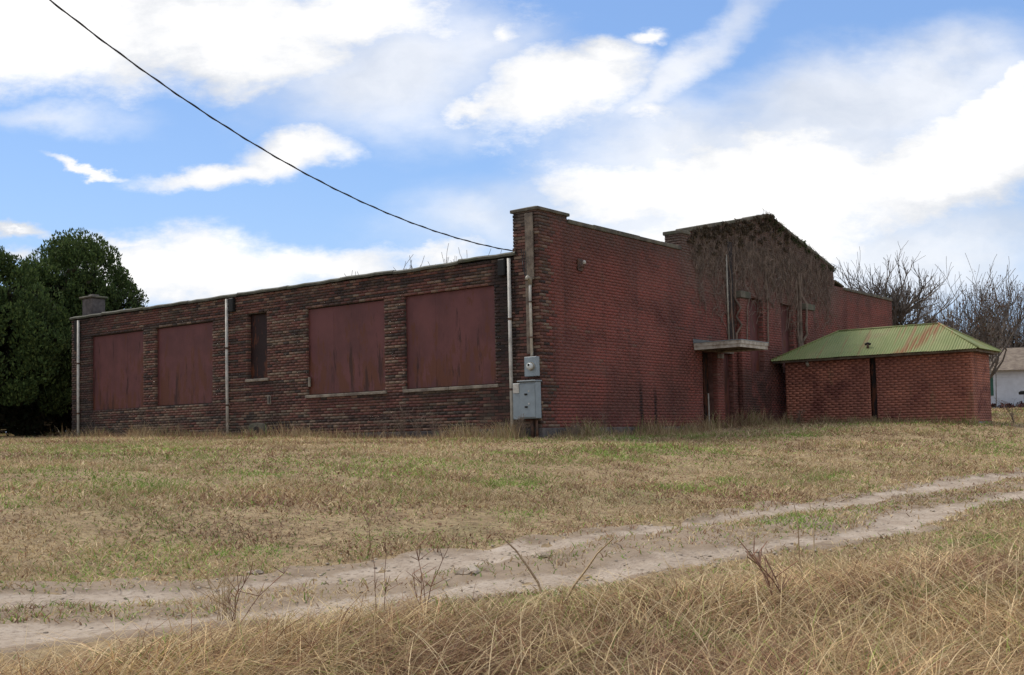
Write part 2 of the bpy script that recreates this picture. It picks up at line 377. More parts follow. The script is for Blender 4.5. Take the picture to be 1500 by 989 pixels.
_W=np.linalg.solve(_A,np.append(CTRL[:,2],0))
def terrain(x,y):
    x=np.atleast_1d(np.asarray(x,float)).ravel();y=np.atleast_1d(np.asarray(y,float)).ravel()
    r=np.sqrt((x-10)**2+y**2); s=np.minimum(1,110/np.maximum(r,1e-6)); X=10+(x-10)*s; Y=y*s
    out=np.empty(len(x))
    for i in range(0,len(x),20000):
        j=slice(i,i+20000); out[j]=_k(np.stack([X[j],Y[j]],1),CTRL[:,:2])@_W[:-1]+_W[-1]
    return out

def tz(x, y): return float(terrain(x, y)[0])
def gridaxis(a, b, step, far, grow=1.13):
    m = list(np.arange(a, b+1e-6, step)); q = step; v = m[-1]; up = []
    while v < far: q *= grow; v += q; up.append(v)
    q = step; v = a; dn = []
    while v > -far: q *= grow; v -= q; dn.append(v)
    return np.array(dn[::-1]+m+up)
def wob(x, y, seed, f=1.0, oct=4):
    """cheap smooth noise, about -1..1"""
    r = np.random.default_rng(seed); s = np.zeros_like(x, dtype=float); a = 1.; tot = 0
    for o in range(oct):
        for k in range(3):
            th = r.uniform(0, 2*pi); ph = r.uniform(0, 2*pi); ff = f*(2**o)*r.uniform(.7, 1.3)
            s += a*np.sin((x*cos(th)+y*sin(th))*ff+ph+1.3*np.sin((x*sin(th)-y*cos(th))*ff*.7+ph*2))
        tot += 3*a*.5; a *= .55
    return s/tot
RUT_A = np.array([(-45,-5.6),(-30,-6.0),(-20,-6.6),(-16.5,-7.45),(-14.5,-8.0),(-12.2,-8.52),(-10,-9.05),(-6.5,-9.2),(-2,-9.5),(.4,-9.85),(8,-10.4),(20,-11.5),(40,-14)])
RUT_B = RUT_A.copy(); RUT_B[:, 1] -= np.interp(RUT_A[:, 0], [-17, -14, -10, 0, 10], [1.45, 1.55, 1.55, 1.45, 1.4])
def rut_y(R, x): return np.interp(x, R[:, 0], R[:, 1])
def rutness(x, y):
    """1 in the wheel ruts, 0 outside"""
    ww = .38+.15*wob(x, y, 3, .9)+.13*wob(x, y, 8, 3.5)+.08*wob(x, y, 9, 11)
    a = 1-np.abs(y-rut_y(RUT_A, x)-.12*wob(x, y, 5, .6))/ww; b = 1-np.abs(y-rut_y(RUT_B, x)-.12*wob(x, y, 6, .6))/ww
    return np.clip(np.maximum(a, b)*1.8, 0, 1)
def relief(x, y):
    nr = np.clip(1.3-np.hypot(x+6, y+7)/28, 0, 1); return nr*(.018*wob(x, y, 11, 2.5)+.03*wob(x, y, 12, .9))-.035*rutness(x, y)*nr
def surf(x, y): return terrain(x, y)+relief(np.asarray(x, float), np.asarray(y, float))
gx = gridaxis(-21, 10, .18, 900, 1.16); gy = gridaxis(-16, 1, .18, 900, 1.16)
GX, GY = np.meshgrid(gx, gy); fxx, fyy = GX.ravel(), GY.ravel()
near = np.clip(1.3-np.hypot(fxx+6, fyy+7)/28, 0, 1)
gz = terrain(fxx, fyy)+near*(.018*wob(fxx, fyy, 11, 2.5)+.03*wob(fxx, fyy, 12, .9))-.035*rutness(fxx, fyy)*near
nxx, nyy = len(gx), len(gy)
ii = (np.arange(nyy-1)[:, None]*nxx+np.arange(nxx-1)[None, :]).ravel()
q = np.stack([ii, ii+1, ii+nxx+1, ii+nxx], 1)
# the track is a sheet of its own, so the ground is kept whole beneath it
me = nmesh('ground', np.stack([fxx, fyy, gz], 1), q, np.full(len(q), 4), M['ground'], smooth=True)
tag(link('ground', me), 'field of dry mown grass and thatch rising gently to the brick building', kind='structure')
# dirt track: one ragged-edged sheet carrying both wheel ruts, a centimetre above the ground
tx = np.arange(-24, 26, .1); tt = np.linspace(0, 1, 44)
TX, TT = np.meshgrid(tx, tt); a_ = rut_y(RUT_A, TX)+.55+.22*wob(TX, TX*0, 21, 2.2); b_ = rut_y(RUT_B, TX)-.5-.22*wob(TX, TX*0+5, 22, 2.4)
TY = b_+(a_-b_)*TT; xx, yy = TX.ravel(), TY.ravel(); nr = np.clip(1.3-np.hypot(xx+6, yy+7)/28, 0, 1)
rt = rutness(xx, yy)
zz = terrain(xx, yy)+nr*(.018*wob(xx, yy, 11, 2.5)+.03*wob(xx, yy, 12, .9))-.035*rt*nr+.014+.008*wob(xx, yy, 25, 14, 2)
edge = (TT.ravel() < .02) | (TT.ravel() > .98); zz[edge] -= .03
n_ = len(tx); ii = (np.arange(len(tt)-1)[:, None]*n_+np.arange(n_-1)[None, :]).ravel(); q = np.stack([ii, ii+1, ii+n_+1, ii+n_], 1)
me = nmesh('dirt_track', np.stack([xx, yy, zz], 1), q, np.full(len(q), 4), M['track'], {'rut': ('POINT', 'FLOAT', rt)}, smooth=True)
tag(link('dirt_track', me), 'two pale rutted wheel tracks of a dirt lane crossing the field', kind='structure')

# ------------------------------------------------------------------ brick laying
CH, BL, JT, PR = .0735, .222, .016, .024      # course height, brick length with joint, joint, how far bricks stand proud
def courses(z0, z1):
    n = int(round((z1-z0)/CH)); return [(z0+i*CH, z0+(i+1)*CH, i) for i in range(n)]
def lay(z0, z1, span, holes, paint, jut=PR, jit=.004, seed=1, skip=.0):
    """rows of bricks in wall coordinates: (s0, s1, z0, z1, proud, depth, rnd, paint)"""
    r = random.Random(seed); out = []
    for za, zb, i in courses(z0, z1):
        sp = span((za+zb)/2) if callable(span) else span
        cuts = sorted([h for h in holes if h[2] < (za+zb)/2 < h[3]]); segs = []; a = sp[0]
        for h in cuts:
            if h[0] > a: segs.append((a, h[0], a > sp[0]+1e-6, True))
            a = max(a, h[1])
        if a < sp[1]: segs.append((a, sp[1], a > sp[0]+1e-6, False))
        for (s0, s1, ha, hb) in segs:
            k = math.floor(s0/BL-1)*BL+(BL/2 if i % 2 else 0); rc = r.random()
            while k < s1:
                x0, x1 = max(k, s0), min(k+BL-.007, s1)
                if x1-x0 > .03 and r.random() > skip:
                    d = .14 if (ha and x0 < s0+1e-4) or (hb and x1 > s1-1e-4) else .02
                    jj = jut(.5*(x0+x1), za) if callable(jut) else jut
                    out.append((x0, x1, za+JT/2+r.uniform(-.001, .001), zb-JT/2+r.uniform(-.0015, .0015), max(.0008, jj+r.uniform(-jit, jit*.8)), d, min(1, max(0, rc+r.gauss(0, .13))), paint(.5*(x0+x1), za) if callable(paint) else paint))
                k += BL
                if r.random() < .16: rc = r.random()
    return out
def frame(axis, off):
    """wall coordinates (s, z, outward) to world; axis 'X' wall stands at x=off facing -X, axis 'Y' at y=off facing -Y"""
    if axis == 'X': return lambda s, z, p: (off-p, s, z)
    return lambda s, z, p: (s, off-p, z)
def brick_mesh(name, bricks, F, mat, parent, slope=None):
    V = []; rn = []; pt = []
    for (s0, s1, z0, z1, p, d, r, pa) in bricks:
        for (s, z) in ((s0, z0), (s1, z0), (s1, z1), (s0, z1)): V.append(F(s, z, p))
        for (s, z) in ((s0, z0), (s1, z0), (s1, z1), (s0, z1)): V.append(F(s, z, -d))
        rn += [r]*5; pt += [pa]*5
    n = len(bricks); b = np.arange(n)[:, None, None]*8
    f = np.array([(0,1,2,3),(0,4,5,1),(1,5,6,2),(2,6,7,3),(3,7,4,0)])[None]+b
    me = nmesh(name, V, f.reshape(-1, 4), np.full(n*5, 4), mat, {'rnd': ('FACE', 'FLOAT', rn), 'paint': ('FACE', 'FLOAT', pt)})
    bm = bmesh.new(); bm.from_mesh(me); bmesh.ops.recalc_face_normals(bm, faces=bm.faces); bm.to_mesh(me); bm.free()
    o = link(name, me, parent); o['kind'] = 'stuff'; return o
def unit_brick(name, mat):
    m = MB().box(-.5, .5, -.5, .5, -.5, .5); me = bpy.data.meshes.new(name); me.from_pydata(m.v, [], m.f)
    bm = bmesh.new(); bm.from_mesh(me); bmesh.ops.recalc_face_normals(bm, faces=bm.faces)
    for v in bm.verts: v.co += Vector((0, 0, 0))
    bm.to_mesh(me); bm.free(); me.materials.append(mat); return me
UB = {0: unit_brick('brick', M['brick_raw']), 1: unit_brick('brick', M['brick_painted'])}
def single_brick(b, F, axis, parent):
    s0, s1, z0, z1, p, d, r, pa = b
    o = bpy.data.objects.new('brick', UB[1 if pa > .5 else 0]); COL.objects.link(o)
    c = [(u+v)/2 for u, v in zip(F(s0, z0, p), F(s1, z1, -d))]; dim = (p+d, s1-s0, z1-z0) if axis == 'X' else (s1-s0, p+d, z1-z0)
    o.location = c; o.scale = dim; o.parent = parent; return o
def core(mb, axis, off, s0, s1, z0, z1, holes, thick=.3):
    S = sorted({s0, s1, *[h[0] for h in holes], *[h[1] for h in holes]}); Z = sorted({z0, z1, *[h[2] for h in holes], *[h[3] for h in holes]})
    S = [s for s in S if s0 <= s <= s1]; Z = [z for z in Z if z0 <= z <= z1]
    for a, b in zip(S, S[1:]):
        run = None
        for c, d in zip(Z, Z[1:]):
            m = ((a+b)/2, (c+d)/2); hole = any(h[0] < m[0] < h[1] and h[2] < m[1] < h[3] for h in holes)
            if hole:
                if run: _bx(mb, axis, off, a, b, *run, thick)
                run = None
            else: run = (run[0], d) if run else (c, d)
        if run: _bx(mb, axis, off, a, b, *run, thick)
def _bx(mb, axis, off, a, b, c, d, t):
    if axis == 'X': mb.box(off, off+t, a, b, c, d)
    else: mb.box(a, b, off, off+t, c, d)
def grow(h, e=.006): return (h[0]-e, h[1]+e, h[2]-e, h[3]+e)

# ------------------------------------------------------------------ the brick building
BLD = thing('brick_building', (0, 0, 0), 'long abandoned one storey red brick building with boarded windows and a gabled front', 'building')
# --- side wall (faces -X)
WIN = [(1.27, 4.09, 1.33, 3.62), (4.79, 7.60, 1.33, 3.60), (9.20, 10.02, 1.87, 3.66), (11.57, 14.26, 1.27, 3.60), (14.89, 17.66, 1.25, 3.60)]
mb = MB(); core(mb, 'X', 0, .68, 18.78, -.25, 4.2, [grow(h) for h in WIN])
side = mb.build('side_wall', M['mortar'], BLD)
FX = frame('X', 0); FY = frame('Y', 0)
sb = lay(.3, 4.2, (.68, 18.78), WIN, 0., seed=3, jit=.006)
pil = lay(.3, 5.19, (-PR, .68), [], 0., jut=.03, seed=4, jit=.007)
# --- front wall (faces -Y): profile with corner pier, parapet, gable and far parapet
XE = 22.75
DOORS = [(7.50, 8.36, .24, 2.36), (8.76, 9.32, .24, 2.36), (10.42, 11.42, 1.9, 4.10), (12.72, 13.62, 1.9, 4.10)]
def gable(x): return 5.62+(6.72-5.62)*(1-abs(x-12.03)/5.0)
def pspan(z):
    if z < 4.98: return (.002, XE)
    if z < 5.03: return (.002, 17.95)
    if z < 5.19: return (.002, 1.15)
    return (0, 0)
def ppaint(s, z):
    e = .42+.12*sin(z*7)+.08*sin(z*23)
    if s < e: return 0.
    return .93 if random.random() > .03 else .5
random.seed(5)
def fjut(s, z):
    a = float(wob(np.array([s]), np.array([z*1.6]), 77, 1.1)[0]); b = .0035+.009*max(0, min(1, .5+1.3*a))
    return (b if s > .45 else .02)*(1 if s < 12 else .5)
fb = [b for b in lay(.3, 5.19, pspan, DOORS, ppaint, jut=fjut, seed=6, jit=.0035, skip=.0) if not (b[2] > 5.0 and 1.15 < b[0] < 6.5)]
gb = []
for za, zb, i in courses(.3, 6.7):
    if za < 5.0: continue
    half = 5.0*(1-((zb+.02)-5.62)/(6.72-5.62)) if zb > 5.6 else 5.06
    half = min(half, 5.06)
    if half < .2: continue
    gb += lay(za, zb, (12.03-half, 12.03+half), [], .9, jut=.007, seed=70+i, jit=.0045)
pr = lay(5.0, 5.5, (6.55, 6.96), [], .4, jut=.012, seed=8) 
mb = MB(); core(mb, 'Y', 0, .0, 5.9, -.25, 5.03, [], .34)
core(mb, 'Y', 0, 5.9, 17.15, -.25, 5.03, [grow(h) for h in DOORS], .34)
core(mb, 'Y', 0, 17.15, XE, -.25, 4.97, [], .34)
mb.prism([(6.96, 5.03), (17.15, 5.03), (17.1, 5.60), (12.03, 6.72), (6.96, 5.60)], 1, 0, .34)
mb.box(6.55, 6.96, .0, .5, 5.03, 5.5)
mb.box(17.151, 17.95, 0, .34, 4.971, 5.03)
front = mb.build('front_wall', M['mortar_red'], BLD)
# corner pier standing above the roof
pier = MB().box(.001, 1.15, .341, .68, -.2, 5.19).box(0.001, 1.15, 0.001, .34, 5.031, 5.19).build('corner_pier', M['mortar'], BLD)
pil_back = [(s0, s1, z0, z1, p, d, r, pa) for (s0, s1, z0, z1, p, d, r, pa) in lay(4.2, 5.19, (.001, 1.15), [], 0., seed=9)]
brick_mesh('brickwork', pil_back, lambda s, z, p: (s, .68+p, z), M['brick'], pier)
# 300 bricks that show largest become bricks one can pick up
allb = [('X', b, FX, side) for b in sb]+[('X', b, FX, pier) for b in pil]+[('Y', b, FY, front) for b in fb]
def near_key(t):
    ax, b, F, _ = t; p = Vector(F((b[0]+b[1])/2, b[2], 0)); v = p-EYE; d = v.length
    ob = abs(v.y if ax == 'Y' else v.x)/d
    return -(b[1]-b[0])*(sqrt(1-0*ob))*ob/d**2
allb.sort(key=near_key)
for ax, b, F, par in allb[:300]: single_brick(b, F, ax, par)
rest = allb[300:]
brick_mesh('brickwork', [b for ax, b, F, p in rest if p is side], FX, M['brick'], side)
brick_mesh('brickwork', [b for ax, b, F, p in rest if p is pier], FX, M['brick'], pier)
brick_mesh('brickwork', [b for ax, b, F, p in rest if p is front]+gb+pr, FY, M['brick'], front)
# side of the pier block on the parapet
brick_mesh('brickwork', lay(5.15, 5.5, (.0, .5), [], .2, seed=12), lambda s, z, p: (6.55-p, s, z), M['brick'], front)
# portal pilasters with cap blocks
for a, b in ((9.62, 10.18), (14.22, 14.86)):
    pl = MB().box(a, b, -.16, -.001, .2, 4.0).build('pilaster', M['mortar_red'], BLD)
    brick_mesh('brickwork', lay(.3, 4.0, (a, b), [], .9, jut=.167, seed=int(a*10), jit=.003), FY, M['brick'], pl)
    brick_mesh('brickwork', lay(.3, 4.0, (-.16, -.012), [], .9, jut=.006, seed=int(a*10)+1, jit=.003), lambda s, z, p, a=a: (a-p, s, z), M['brick'], pl)
    MB().box(a-.05, b+.05, -.22, -.014, 4.003, 4.2).build('cap_block', M['coping'], pl, .012)
# copings, cut into stones
def stones(pts, y0, y1, th, parent, mat='coping', seg=1.15, seed=0, over=.05):
    r = random.Random(seed)
    for (xa, za), (xb, zb) in zip(pts, pts[1:]):
        L = sqrt((xb-xa)**2+(zb-za)**2); n = max(1, round(L/seg))
        for i in range(n):
            ta, tb = i/n, (i+1)/n; g = .006/L
            x0, z0 = xa+(xb-xa)*(ta+g), za+(zb-za)*(ta+g); x1, z1 = xa+(xb-xa)*(tb-g), za+(zb-za)*(tb-g)
            j = r.uniform(-.008, .012); m = MB(); m.prism([(x0, z0+.002), (x1, z1+.002), (x1, z1+th+j), (x0, z0+th+j)], 1, y0-over, y1+over)
            m.build('coping_stone', M[mat], parent, .012)
stones([(1.16, 5.032), (6.48, 5.032)], 0, .34, .105, front, seed=1)
stones([(6.93, 5.60), (12.03, 6.72)], 0, .34, .10, front, seed=2)
stones([(12.04, 6.72), (17.13, 5.60)], 0, .34, .10, front, seed=3)
stones([(17.16, 5.20), (17.93, 5.06)], 0, .34, .07, front, seed=4)
MB().box(17.15, 17.94, 0, .34, 5.031, 5.058).build('parapet_step', M['mortar_red'], front)
stones([(17.96, 4.975), (XE, 4.975)], 0, .34, .09, front, seed=5)
MB().box(6.5, 7.0, -.05, .55, 5.502, 5.60).build('pier_cap', M['coping'], front, .015)
# hipped cap stone of the corner pier
m = MB(); z = 5.192; a, b, c, d = -.06, 1.2, -.06, .74
m.v = [(a,c,z),(b,c,z),(b,d,z),(a,d,z),(a,c,z+.07),(b,c,z+.07),(b,d,z+.07),(a,d,z+.07),(.22,.22,z+.15),(.93,.22,z+.14),(.93,.46,z+.14),(.22,.46,z+.15)]
m.f = [(0,1,2,3),(0,1,5,4),(1,2,6,5),(2,3,7,6),(3,0,4,7),(4,5,9,8),(5,6,10,9),(6,7,11,10),(7,4,8,11),(8,9,10,11)]
m.build('cap_stone', M['coping'], pier, .01)
# foundation strips
MB().box(-.05, -.001, .0, 6.2, -.3, .292).build('foundation', M['foundation'], BLD, .01)
MB().box(-.05, 7.4, -.05, -.001, -.3, .288).build('foundation', M['foundation'], BLD, .01)
# roof deck, rear and far walls
rk = MB().box(.3, XE-.3, .342, 18.4, 4.05, 4.2)
rk.prism([(6.2, 4.203), (17.8, 4.203), (12.03, 5.5)], 1, .345, 18.4)
rk.build('roof', M['roofing'], BLD)
MB().box(XE-.3, XE, .342, 18.78, -.2, 4.9).box(.301, XE-.301, 18.48, 18.78, -.2, 4.2).build('rear_wall', M['mortar_red'], BLD)
# dark inside so that open doorways look into a room
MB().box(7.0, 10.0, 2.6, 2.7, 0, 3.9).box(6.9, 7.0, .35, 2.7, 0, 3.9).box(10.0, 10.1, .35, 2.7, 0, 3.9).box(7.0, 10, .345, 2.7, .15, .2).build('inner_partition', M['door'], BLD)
# roof edge along the side wall: slightly wavy lengths of flashing
yy_ = [.60, 2.3, 4.4, 6.3, 8.3, 10.4, 12.6, 14.8, 17.0, 18.8]; r = random.Random(2)
for a, b in zip(yy_, yy_[1:]):
    m = MB(); z0 = 4.205+r.uniform(-.012, .012); z1 = z0+r.uniform(-.02, .02); n = 6
    for i in range(n):
        ya, yb = a+(b-a)*i/n, a+(b-a)*(i+1)/n-(.008 if i == n-1 else 0)
        za, zb = z0+(z1-z0)*i/n+.008*sin(i*2.+a), z0+(z1-z0)*(i+1)/n+.008*sin((i+1)*2.+a)
        k = len(m.v)
        for (y, z) in ((ya, za), (yb, zb)):
            m.v += [(-.09, y, z+.0), (-.1, y, z+.05), (-.07, y, z+.085), (.32, y, z+.1), (.32, y, z+.006), (-.07, y, z+.006)]
        for j in range(6): m.f.append((k+j, k+(j+1) % 6, k+6+(j+1) % 6, k+6+j))
        if i == 0: m.f.append(tuple(range(k+5, k-1, -1)))
        if i == n-1: m.f.append(tuple(range(k+6, k+12)))
    m.build('roof_edge', M['edge_metal'], BLD)
# boarded windows
def boarded(h, n, name, mat, proud, sill=True):
    y0, y1, z0, z1 = h; bw = MB().box(.2, .24, y0-.005, y1+.005, z0-.005, z1+.005).build(name, M['door'], BLD)
    w = (y1-y0-.03)/n; rr = random.Random(int(y0*100))
    for i in range(n):
        o = rr.uniform(0, .004); MB().box(proud+o, proud+o+.018, y0+.015+i*w+.0015, y0+.015+(i+1)*w-.0015, z0+.012, z1-.012).build('panel', mat, bw)
    # thin edging battens round the boards
    for (a, b, c, d) in ((y0+.001, y0+.014, z0, z1), (y1-.014, y1-.001, z0, z1)):
        MB().box(proud-.012, proud+.03, a, b, c+.002, d-.002).build('batten', mat, bw)
    if sill:
        L = y1-y0+.16; k = max(1, round(L/1.3))
        for i in range(k):
            MB().box(-.065, .19, y0-.08+i*L/k+.003, y0-.08+(i+1)*L/k-.003, z0-.085, z0-.008).build('sill', M['sill'], bw, .01)
    return bw
boarded(WIN[0], 3, 'boarded_window', M['board'], .045)
boarded(WIN[1], 3, 'boarded_window', M['board'], .045)
boarded(WIN[2], 1, 'boarded_window', M['board_dark'], .11)
boarded(WIN[3], 3, 'boarded_window', M['board'], .06, False)
boarded(WIN[4], 3, 'boarded_window', M['board'], .06, False)
MB().box(-.02, .02, 7.52, 7.585, 1.55, 1.8).build('paint_chip_board', M['sill'], BLD)
# front openings: boards set deep in their reveals
for (a, b, c, d), nm, mt, y in ((DOORS[2], 'boarded_window', 'board', .17), (DOORS[3], 'boarded_window', 'board', .17), (DOORS[1], 'boarded_door', 'board', .13)):
    bw = MB().box(a-.004, b+.004, y+.03, y+.07, c-.004, d+.004).build(nm, M['door'], BLD); n = 2 if nm == 'boarded_window' else 1
    for i in range(n):
        MB().box(a+(b-a)*i/n+.004, a+(b-a)*(i+1)/n-.004, y, y+.02, c+.005, d-.005).build('panel', M[mt], bw)
dr_ = MB().box(8.02, 8.34, .27, .31, .25, 2.34).build('door', M['door'], BLD)
MB().box(8.02, 8.05, .24, .269, .25, 2.34).build('door_stile', M['board_dark'], dr_); MB().box(8.1, 8.14, .22, .269, 1.2, 1.24).build('handle', M['rust_metal'], dr_)
MB().box(7.93, 7.955, .06, .085, .26, 1.2).build('jamb_strip', M['pipe'], BLD)
MB().box(8.37, 8.75, -.03, -.015, 2.2, 2.33).box(7.3, 9.4, -.02, -.0145, 2.36, 2.42).build('lintel', M['wood_grey'], BLD)
# entrance canopy
cn = MB().box(7.06, 8.68, -1.36, -.02, 2.47, 2.53).build('canopy', M['canopy'], BLD, .006)
MB().box(7.04, 7.06, -1.38, -.02, 2.36, 2.5).build('fascia_board', M['canopy'], cn, .003)
MB().box(7.02, 7.04, -1.40, -.02, 2.45, 2.545).build('fascia_board', M['canopy'], cn, .003)
MB().box(7.04, 8.70, -1.40, -1.38, 2.36, 2.5).build('fascia_board', M['canopy'], cn, .003)
MB().box(7.04, 8.70, -1.42, -1.401, 2.452, 2.545).build('fascia_board', M['canopy'], cn, .003)
MB().box(8.68, 8.70, -1.379, -.02, 2.36, 2.5).build('fascia_board', M['canopy'], cn, .003)
MB().box(7.0, 8.72, -1.43, -.015, 2.546, 2.562).prism([(-.02, 2.565), (-.6, 2.565), (-.02, 2.66)], 0, 7.0, 8.2).build('canopy_roof', M['box'], cn)
for x in (7.2, 7.75, 8.3): MB().box(x, x+.05, -1.37, -.02, 2.37, 2.469).build('joist', M['wood_grey'], cn)
# conduit and near-black strip on the front wall above the canopy
MB().tube([(9.05, -.05, 2.57), (9.05, -.05, 5.2)], .028, 8).build('wall_pipe', M['conduit'], BLD, smooth=True)
MB().box(9.12, 9.42, -.06, -.015, 2.6, 5.6).build('dark_strip', M['door'], BLD)
# downpipes on the side wall
for y, x in ((.77, -.09), (10.83, -.09), (18.28, -.09)):
    zb = tz(x, y)-.05
    pts = [(x, y, zb), (x-.004, y+.004, 1.9), (x, y, 4.16)]
    dp = MB().tube(pts, .042, 10).build('downpipe', M['pipe'], BLD, smooth=True)
    for z in (1.15, 2.75): MB().tube([(x, y, z), (x, y, z+.05)], .05, 10).box(x, -.012, y-.012, y+.012, z+.01, z+.04).build('bracket', M['rust_metal'], dp)
MB().box(-.1, -.02, 18.38, 18.5, 3.2, 4.18).build('pipe_cover', M['dark'], BLD)
for y in (.98, 10.62): MB().box(-.13, -.016, y-.1, y+.1, 3.78, 4.17).build('gutter_box', M['dark'], BLD, .02)
# small wall vent and low rounded access cover
v = MB().box(-.05, -.013, 9.06, 9.2, 1.14, 1.38).build('wall_vent', M['sill'], BLD, .006)
MB().box(-.056, -.051, 9.08, 9.12, 1.16, 1.36).build('slot', M['dark'], v)
m = MB(); m.prism([(9.2+.0, .2), (10.05, .2), (10.05, .5), (9.95, .62), (9.65, .66), (9.35, .63), (9.2, .5)], 0, -.04, -.013)
ac = m.build('access_cover', M['coping'], BLD, .01); MB().prism([(9.55, .36), (9.75, .36), (9.75, .52), (9.65, .56), (9.55, .52)], 0, -.055, -.041).build('flap', M['dark'], ac)
MB().box(5.6, 5.9, .0, 0, 0, 0) if False else None
# chimney at the far end of the roof
ch = thing('chimney', (.5, 18.7, 4.2), 'squat grey concrete chimney block on the far left end of the roof', 'chimney')
def chz(): return .2
MB().box(.3, .8, 18.15, 18.7, 4.32, 4.92).build('stack', M['foundation'], ch, .02)
MB().box(.24, .86, 18.08, 18.8, 4.922, 4.99).build('cap', M['coping'], ch, .02)
MB().box(.42, .68, 18.3, 18.55, 4.992, 5.06).build('flue', M['foundation'], ch, .02)
# ------------------------------------------------------------------ service equipment on the corner pier
t = thing('timber_chase', (-.04, .2, 2), 'weathered grey timber board running down the corner pier beside the conduit', 'board')
MB().box(-.075, -.04, .09, .31, 3.62, 5.13).build('upper_board', M['wood_grey'], t, .004)
MB().box(-.07, -.04, .2, .33, 1.95, 3.6).build('lower_board', M['wood_grey'], t, .004)
t = thing('service_conduit', (-.1, .12, 1.9), 'pale galvanised conduit rising from the meter to a weatherhead', 'conduit')
MB().tube([(-.1, .17, 1.9), (-.1, .18, 3.3), (-.1, .17, 3.52)], .032, 10).build('pipe', M['pipe'], t, smooth=True)
MB().tube([(-.1, .17, 3.5), (-.11, .17, 3.62), (-.2, .17, 3.66), (-.25, .17, 3.6)], [.045, .055, .05, .035], 10).build('weatherhead', M['conduit'], t, smooth=True)
for z in (2.3, 3.1): MB().box(-.14, -.04, .12, .22, z, z+.03).build('strap', M['rust_metal'], t)
for i, dy in enumerate((.0, .05, .1)):
    m = MB().tube([(-.23, .17+dy*.3, 3.62), (-.2, .2+dy, 3.75+.1*i), (-.14, .24+dy, 4.05), (-.1, .3+dy, 4.28+.02*i)], .007, 5); m.build('drop_wire', M['cable'], t)
t = thing('electric_meter', (-.1, .15, 1.67), 'grey electric meter box with a round glass dial above the larger panel', 'electric meter')
MB().box(-.17, -.04, .0, .34, 1.44, 1.88).build('housing', M['box'], t, .01)
MB().tube([(-.171, .14, 1.66), (-.2, .14, 1.66)], .095, 20).build('ring', M['conduit'], t, smooth=False)
MB().tube([(-.2, .14, 1.66), (-.26, .14, 1.66), (-.275, .14, 1.66)], [.08, .078, .05], 20).build('glass_dome', M['glass'], t, smooth=True)
MB().tube([(-.2765, .14, 1.69), (-.279, .14, 1.69)], .028, 12).build('dial', M['dark'], t)
t = thing('electrical_panel', (-.1, .25, .9), 'large grey electrical cabinet with two black latches beneath the meter', 'electrical cabinet')
MB().box(-.24, -.04, -.02, .44, .5, 1.32).build('cabinet', M['box'], t, .012)
MB().box(-.262, -.241, .0, .42, .53, 1.27).build('door', M['box'], t, .006)
MB().box(-.3, -.03, -.04, .46, 1.322, 1.35).build('rain_hood', M['box'], t, .004)
MB().box(-.2, -.04, .45, .66, .49, 1.3).build('side_trough', M['box'], t, .01)
MB().box(-.215, -.201, .47, .64, 1.08, 1.29).build('side_cover', M['pipe'], t, .004)
for z in (1.04, .76): MB().box(-.285, -.2625, .2, .27, z-.02, z+.02).build('latch', M['dark'], t, .004)
for z in (1.11, .83): MB().tube([(-.2625, .16, z), (-.27, .16, z)], .018, 10).build('rivet', M['pipe'], t)
MB().tube([(-.1, .2, .5), (-.1, .2, .0)], .045, 8).tube([(-.1, .08, .5), (-.1, .07, .0)], .03, 8).build('lower_conduit', M['rust_metal'], t, smooth=True)
t = thing('wall_bracket', (1.6, -.05, 4.1), 'small rusty iron bracket with a porcelain insulator high on the red front wall', 'bracket')
MB().box(1.5, 1.72, -.05, -.02, 3.96, 4.25).build('plate', M['rust_metal'], t, .01)
MB().tube([(1.61, -.05, 4.05), (1.61, -.14, 4.05), (1.61, -.15, 4.12)], .018, 6).build('hook', M['rust_metal'], t)
MB().tube([(1.61, -.15, 4.11), (1.61, -.15, 4.15), (1.61, -.15, 4.2)], [.03, .045, .025], 12).build('insulator', M['pipe'], t, smooth=True)
# overhead cable: heavy twisted pair sagging down to the pier
A = Vector((-.02, .72, 4.34)); Bc = Vector((-15.0, 1.0, 9.0))
dirn = Bc-A; pts = []; n = 260
for i in range(n+1):
    s = i/n*1.25; p = A+dirn*s; p.z -= 1.2*4*s*(1-s); pts.append(p)
cab = thing('overhead_cable', tuple(A), 'black twisted overhead power cable sagging down to the corner pier', 'cable')
MB().tube(pts, .012, 6).build('carrier_wire', M['cable'], cab, smooth=True)
h = []; 
for i in range(n*4+1):
    k = i/4; j = min(int(k), n-1); p = pts[j].lerp(pts[j+1], k-j); a = i*.16; h.append(p+Vector((.25*cos(a), -.97*cos(a), 1.0*sin(a)))*.0135)
MB().tube(h, .007, 5).build('wrapped_wire', M['cable'], cab, smooth=True)
MB().box(-.06, -.013, .6, .68, 4.26, 4.38).build('clamp', M['rust_metal'], cab)

